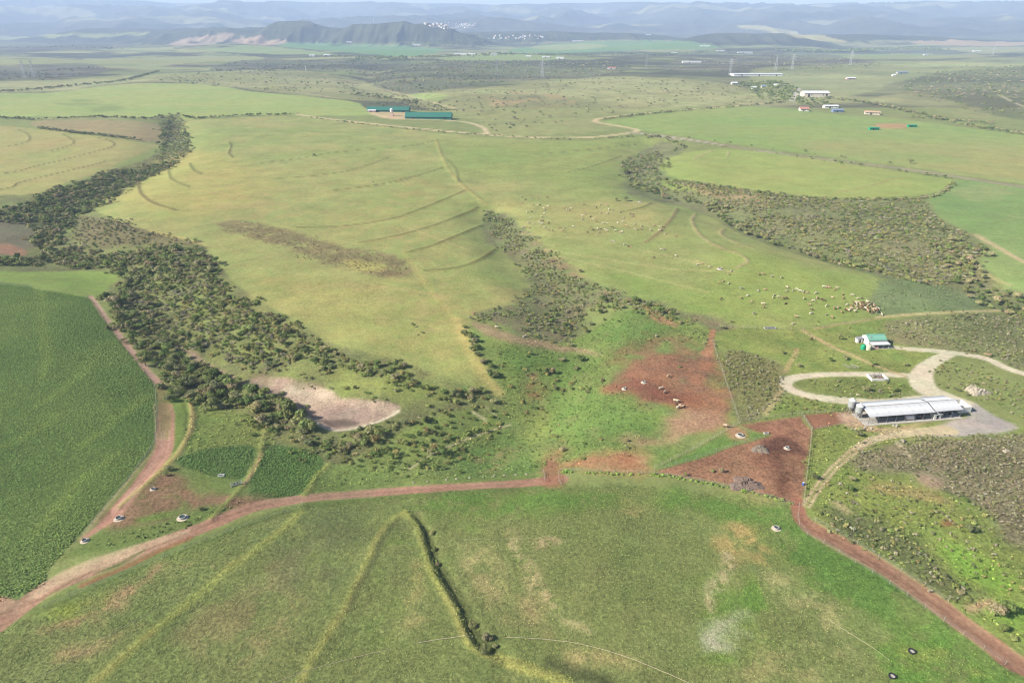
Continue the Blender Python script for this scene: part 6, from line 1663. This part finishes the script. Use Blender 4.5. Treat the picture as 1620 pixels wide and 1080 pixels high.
# ------------------------------------------------------------------ lone trees and bushes
lone = [
    (918, 431, 1.5, 'small lone tree at the pasture edge by the gully'), (953, 603, 1.0, 'lone bush at the west edge of the red paddock'), (928, 622, 1.0, 'lone bush on the green paddock below the gully trees'), (978, 509, .9, 'small lone bush on the grass under the gully scrub'),
    (890, 714, 1.5, 'dark bush beside the red lane gate'), (1157, 510, 1.2, 'dark bush on the lower pasture fence'), (1141, 520, 1.3, 'dark bush at the corner of pasture and paddock'), (1328, 537, 1.5, 'dark bush on the lawn left of the farm house'), (1237, 559, 1.5, 'dark bush above the loop track bend'),
    (1263, 580, 1.3, 'rounded bush on the lawn above the loop track'), (1313, 571, 1.3, 'small dark tree on the lawn beside the hurdles'), (1338, 569, 1.5, 'dark tree near the three pale hurdles'), (1381, 577, 1.5, 'dark tree between farm house and loop track'), (1432, 579, 1.2, 'low bush near the track junction'),
    (1371, 618, 1.9, 'big grey green bush on the grassy island'), (1414, 618, 1.6, 'leaning green tree on the grassy island'), (1357, 689, 1.7, 'dark bush below the small red pen'), (1360, 681, 1.2, 'dark bush beside pale blocks at the pen corner'), (1562, 563, 1.5, 'dark tree beside the pale track to the farm house'), (1538, 557, 1.1, 'low bush beside the pale track to the farm house'),
    (1342, 776, 1.4, 'dark rounded bush beside the two track lane'), (1288, 757, 1.3, 'green bush beside the corral fence'), (1348, 760, 1.2, 'green bush at the edge of the grey heath'), (1296, 813, .9, 'dark bush at the bend of the red road'), (1535, 842, 1.8, 'tall dark bush in the middle of the weedy slope'), (1526, 792, 1.3, 'dark bush at the corner of the grey heath'),
    (1574, 974, 2.4, 'large dark bush beside the red road junction'), (1590, 970, 2.0, 'dark bush joined to the large bush by the road junction'), (1587, 999, 1.3, 'dark bush beside the red road below the junction'), (1601, 1011, 1.1, 'small dark bush lowest beside the red road'), (1530, 951, 1.2, 'dark bush at the mouth of the side track'), (1519, 938, 1.1, 'dark bush above the side track mouth'), (1494, 916, 1.1, 'dark bush on the scrub strip above the red road'),
    (770, 1012, 1.5, 'dark leafy tree at the lower end of the ditch'), (766, 1030, 1.2, 'dark bush below the tree at the ditch end'), (782, 1022, .9, 'small bush beside the tree at the ditch end'), (748, 988, 1.1, 'bush growing out of the lower ditch'), (683, 843, .9, 'bush in the upper bend of the ditch'), (687, 868, .9, 'bush growing in the narrow ditch below the bend'), (692, 890, .7, 'small bush on the ditch side'),
    (268, 744, 1.5, 'slender dark tree on the yellow earth bank'), (262, 752, 1.0, 'small dark bush on the yellow earth bank'), (318, 806, 1.1, 'dark bush beside the earth bank near the road fork'), (1084, 753, .8, 'small green bush low in the red corral'), (1127, 746, .8, 'green bush above the dung heap in the corral'), (1141, 747, .9, 'greyish bush touching the dung heap in the corral'),
    (1075, 581, .9, 'small bush on the red earth of the paddock'), (992, 698, .9, 'low bush at the pale bare patch of the paddock'), (993, 709, .9, 'low bush under the pale bare patch of the paddock'), (975, 318, 2.0, 'bushes beside the trough at the top of the cattle pasture'), (990, 318, 2.6, 'dark tree beside the trough at the top of the cattle pasture'),
    (655, 517, .9, 'small bush on the plain lower pasture'), (668, 527, .8, 'low bush on the plain lower pasture'), (660, 530, .7, 'tiny bush on the plain lower pasture'), (652, 513, .8, 'dark low bush on the plain lower pasture'), (497, 247, 2.2, 'dark lone bush on the contour bank of the main pasture'),
    (1330, 260, 2.4, 'dark lone bush on the verge of the tarred road'), (1440, 259, 3.2, 'dark lone bush on the big field above the tarred road'), (1274, 240, 2.6, 'dark lone bush above the tarred road bend')]
for px, py, r, lb in lone:
    v = at(px, py)
    tree_object('lone_bush', lb, None, v.x, v.y, r, tints(1, *TGREEN)[0], cat='bush', tall=random.uniform(.9, 1.2))

# ------------------------------------------------------------------ farm and village buildings further off
def pxm(py):
    dep = PITCH - math.atan((540 - py) / FPX); y = CAM_H / math.tan(max(dep, .004))
    return FPX / (y * CP + CAM_H * SP)
def barn(name, px, py, lpx, width, wall_h, roof_h, wallm, roofm, label, cat, rz=0.0, windows=4, group=None, doors=1):
    """gabled building whose front base starts at px,py and runs lpx pixels"""
    A = at(px, py); s = (A.y * CP + (CAM_H - A.z) * SP) / FPX; L = lpx * s
    root = empty(name, A, rz); tag(root, label, cat, group)
    part('wall', root, lambda bm: box(bm, 0, L, 0, width, -3, wall_h), wallm)
    def slope(y0, z0, y1, z1):
        def f(bm):
            t_ = .25
            v = [bm.verts.new(p) for p in ((-.6, y0, z0), (L + .6, y0, z0), (L + .6, y1, z1), (-.6, y1, z1), (-.6, y0, z0 + t_), (L + .6, y0, z0 + t_), (L + .6, y1, z1 + t_), (-.6, y1, z1 + t_))]
            for q_ in ((0, 3, 2, 1), (4, 5, 6, 7), (0, 1, 5, 4), (1, 2, 6, 5), (2, 3, 7, 6), (3, 0, 4, 7)): bm.faces.new([v[i] for i in q_])
        return f
    part('roof_slope', root, slope(-.7, wall_h - .1, width * .5, wall_h + roof_h), roofm)
    part('roof_slope', root, slope(width + .7, wall_h - .1, width * .5 + .004, wall_h + roof_h), roofm)
    for x in (0, L - .3):
        def g(bm):
            a = [bm.verts.new((x, y, z)) for y, z in ((0, wall_h + .002), (width, wall_h + .002), (width * .5, wall_h + roof_h - .05))]
            b = [bm.verts.new((x + .3, y, z)) for y, z in ((0, wall_h + .002), (width, wall_h + .002), (width * .5, wall_h + roof_h - .05))]
            bm.faces.new(a); bm.faces.new(b[::-1])
            for k in range(3): bm.faces.new((a[k], b[k], b[(k + 1) % 3], a[(k + 1) % 3]))
        part('gable', root, g, wallm)
    for k in range(windows):
        x = L * (k + .6) / (windows + .2); ww = min(1.8, L / (windows * 2.2))
        wi = part('window', root, lambda bm: box(bm, x, x + ww, -.1, -.004, wall_h * .4, wall_h * .78), WHITE)
        part('pane', wi, lambda bm: box(bm, x + .12, x + ww - .12, -.16, -.102, wall_h * .44, wall_h * .74), GLASS)
    for k in range(doors):
        x = L * (.35 if doors == 1 else .15 + .7 * k / max(doors - 1, 1)); dw = min(3, L * .12)
        part('door', root, lambda bm: box(bm, x, x + dw, -.14, -.005, -.3, wall_h * .82), DARKIN)
    return root
barn('poultry_house', 641, 188, 73, 14, 2.6, 5.5, GROOF2, GROOF2, 'long deep green poultry house nearest the pale gravel drive', 'barn', -.06, 0, None, 2)
barn('poultry_house', 581, 177, 66, 14, 2.4, 4.4, GROOF2, GROOF2, 'long deep green poultry house standing behind the tank tower', 'barn', -.05, 0, None, 3)
barn('poultry_house', 646, 187.5, 8, 5, 2.6, .8, PINKW, WSHEET2, 'small pale store against the nearer poultry house', 'store', 0, 1)
barn('store_room', 582, 178, 12, 6, 2.6, 1.0, PINKW, WSHEET, 'small pinkish store before the farther poultry house', 'store', 0, 2)
def tank_tower(px, py):
    root = empty('tank_tower', at(px, py)); tag(root, 'pinkish tank tower between the two green poultry houses', 'tower')
    for a in (-1, 1):
        for b in (-1, 1): part('leg', root, lambda bm: bar(bm, (a * 2, b * 2, -1), (a * 1.6, b * 1.6, 6), .2), STEEL)
    part('tank_body', root, lambda bm: lathe(bm, [(2.3, 6), (2.4, 8), (2.3, 10), (.4, 11)], 16), WHITE)
    part('base_room', root, lambda bm: box(bm, -2.6, 2.6, -2.6, 2.6, -.5, 2.6), PINKW)
tank_tower(620, 184)
barn('red_house', 1266, 176, 13, 10, 3.0, 2.6, WHITE, REDR, 'white farm house with red roof at the edge of the big field', 'house', -.1, 3)
barn('blue_shed', 1318, 178, 16, 10, 3.0, 1.6, BLUER, BLUER, 'blue roofed shed beside the farmstead trees', 'shed', -.05, 2)
barn('long_shed', 1304, 171.5, 22, 8, 3.2, 1.5, WHITE, WSHEET, 'long white roofed shed behind the blue roofed shed', 'shed', -.02, 3)
barn('cream_house', 1368, 181, 22, 9, 3.0, 1.6, CREAMW, ORANGER, 'long cream house with orange tiled roof by the big field', 'house', -.30, 5)
barn('warehouse', 1272, 154, 39, 24, 7, 3, CREAMW, WSHEET, 'large pale warehouse with white roof beside the farmstead trees', 'warehouse', -.06, 2, None, 2)
barn('warehouse', 1161, 121, 78, 40, 5, 1.5, WHITE, WSHEET2, 'very long white warehouse below the power pylons', 'warehouse', .0, 6, None, 3)
barn('green_container', 1376, 206, 15, 4, 2.8, .3, GTANK, GTANK, 'green container nearer the tarred road on bare earth', 'container', .05, 0)
barn('green_container', 1437, 201.5, 13, 4, 2.6, .3, GTANK, GTANK, 'green container farther along the bare patch of the big field', 'container', .02, 0)
for i, (px, py, l, lb) in enumerate([(1158, 134, 9, 'small white house at the end of the farmstead trees'), (1190, 141, 9, 'small white house under the farmstead trees'), (1205, 139, 8, 'bluish house among the farmstead trees'), (1226, 137, 9, 'pale house behind the farmstead trees'), (1412, 121, 5, 'small white house on the pale hillside track'), (1420, 117, 18, 'long pale shed on the hillside behind the farmstead'), (1340, 126, 14, 'pinkish house row beside dark hillside bushes')]):
    barn('farm_cottage', px, py, l, 8, 3, 2, WHITE if i != 6 else PINKW, (WSHEET, WSHEET2, BLUER)[i % 3], lb, 'house', random.uniform(-.2, .2), 2)
FARB = [(718, 87, 20, 'long white far shed before the green valley field'), (740, 87.5, 12, 'white far shed beside the longest valley shed'), (776, 88, 10, 'small white far shed near the dark valley trees'), (832, 91, 8, 'small far house among dark valley trees'), (858, 92, 12, 'white far shed cluster below the valley field'), (880, 93.5, 12, 'far farm roof in dark valley trees'), (1063, 85, 9, 'small white far house in the long tree line'), (1108, 74, 15, 'white far shed at the edge of the green valley field'), (1134, 81.5, 12, 'white far shed in the valley tree clump'), (1167, 84.5, 24, 'largest white far shed before the scrub hill'), (489, 89.5, 9, 'small white far house before the ridge fields'), (512, 89, 10, 'far pale house with trees before the ridge fields'), (1022, 56, 8, 'tiny white far house at the mountain foot'), (548, 67.5, 8, 'tiny pinkish far house under the dark ridge'), (652, 72, 12, 'far reddish roofs at the foot of the dark ridge'), (1080, 100, 30, 'long low white far wall on the scrub slope'), (1462, 88, 6, 'tiny far house in the flat valley'), (1540, 82, 12, 'far pale house near the tall tree row'), (905, 66, 18, 'far pale row of houses above the green valley field'), (962, 110, 12, 'low reddish far house in the scrub')]
for i, (px, py, l, lb) in enumerate(FARB):
    barn('far_shed', px, py, l, 12, 4, 2, WHITE, (WSHEET2, WSHEET2, WSHEET, REDR)[i % 4 if i in (13, 14, 19) else i % 3], lb, 'shed', random.uniform(-.1, .1), 0)
# hillside town
def town():
    variants = []
    for m, rm in ((WHITE, WSHEET2), (CREAMW, ORANGER), (WHITE, REDR), (CREAMW, WSHEET)):
        w = mesh_of('wall', lambda bm: box(bm, -6, 6, -5, 5, -6, 4.5), m)
        r = mesh_of('roof', lambda bm: [prism(bm, [(-6.5, 4.505), (6.5, 4.505), (6.5, 4.7), (-6.5, 4.7)], -5.5, 5.5), prism(bm, [(-6.5, 4.71), (6.5, 4.71), (0, 7.5)], -5.4, 5.4)], rm)
        variants.append((w, r))
    px = RNG.uniform(672, 752, 90); py = 35 + (px - 672) / 80 * 4 + RNG.uniform(0, 11, 90) * (1 - np.abs(px - 705) / 70)
    px = np.append(px, RNG.uniform(770, 860, 26)); py = np.append(py, RNG.uniform(57, 63, 26))
    q_ = P(px, py)
    names = ('white walled house with pale roof', 'cream house with orange roof', 'white house with red roof', 'cream house with grey white roof')
    for i in range(len(px)):
        k = int(RNG.integers(0, 4)); w, r = variants[k]
        root = empty('town_house', Vector(q_[i]), random.uniform(0, 3)); root.scale = (1.15, 1.15, 1.15)
        far = i < 90
        tag(root, names[k] + (' in the far hillside town beside the dark ridge' if far else ' of the far village on the valley floor'), 'house', 'houses of the far hillside town' if far else 'houses of the far valley village')
        part('wall', root, w, None); part('roof', root, r, None)
town()
# pylons and mast
def pylon_mesh():
    def body(bm):
        H_ = 40; w0, w1 = 3.2, .6
        for a in (-1, 1):
            for b in (-1, 1): bar(bm, (a * w0, b * w0, -2), (a * w1, b * w1, H_), .28, 4, .16)
        for k in range(7):
            z = k * 5.7; f = w0 + (w1 - w0) * z / H_; f2 = w0 + (w1 - w0) * (z + 5.7) / H_
            for s in (-1, 1):
                bar(bm, (-f, s * f, z), (f2, s * f2, z + 5.7), .12, 4); bar(bm, (f, s * f, z), (-f2, s * f2, z + 5.7), .12, 4)
                bar(bm, (s * f, -f, z), (s * f2, f2, z + 5.7), .12, 4)
    return mesh_of('lattice', body, mat('pylon_steel', linear=(.30, .31, .33), rough=.5)), [mesh_of('cross_arm', lambda bm: [bar(bm, (-w, 0, z), (w, 0, z), .25, 4), bar(bm, (-w, 0, z), (0, 0, z + 2.2), .2, 4), bar(bm, (w, 0, z), (0, 0, z + 2.2), .2, 4)], mat('pylon_steel')) for z, w in ((27, 8), (33, 7), (38, 5))]
PL, PA = pylon_mesh()
for px, py, lb in [(1155, 119, 'steel lattice pylon before the very long warehouse'), (1253, 110, 'tall steel lattice pylon above the end of the very long warehouse'), (1227, 111, 'steel lattice pylon standing behind the very long warehouse'), (1345, 103, 'steel lattice pylon on the scrub slope past the warehouse'), (1022, 110, 'steel lattice pylon on the far grass hill crest'), (858, 123, 'steel lattice pylon in the dark far scrub'), (786, 120, 'steel lattice pylon among far scrub trees'), (1570, 88, 'steel lattice pylon in the flat far valley'), (40, 124, 'steel lattice pylon on the dark western scrub'), (54, 123, 'second steel lattice pylon on the dark western scrub')]:
    root = empty('pylon', at(px, py), random.uniform(0, 3)); tag(root, lb, 'pylon', 'pylons of the power line')
    lt = part('lattice', root, PL, None)
    for m_ in PA: part('cross_arm', lt, m_, None)
root = empty('radio_mast', at(591, 36)); tag(root, 'slim white radio mast on the crest of the dark ridge', 'mast')
part('mast_pole', root, lambda bm: bar(bm, (0, 0, -8), (0, 0, 78), 2.0, 6, .9), WHITE)
part('antenna', root, lambda bm: [bar(bm, (-3, 0, 60), (3, 0, 60), .7, 5), bar(bm, (-2, 0, 70), (2, 0, 70), .7, 5)], WHITE)
root = empty('wind_pump', at(484, 112)); tag(root, 'white wind pump on the far grassy hill', 'wind pump')
part('tower_frame', root, lambda bm: [bar(bm, (a * 1.5, b * 1.5, -1), (0, 0, 11), .35, 4) for a in (-1, 1) for b in (-1, 1)], WHITE)
part('wheel', root, lambda bm: [bar(bm, (0, -1, 11.5), (2.6 * math.cos(k * .524), -1, 11.5 + 2.6 * math.sin(k * .524)), .25, 4) for k in range(12)], WHITE)
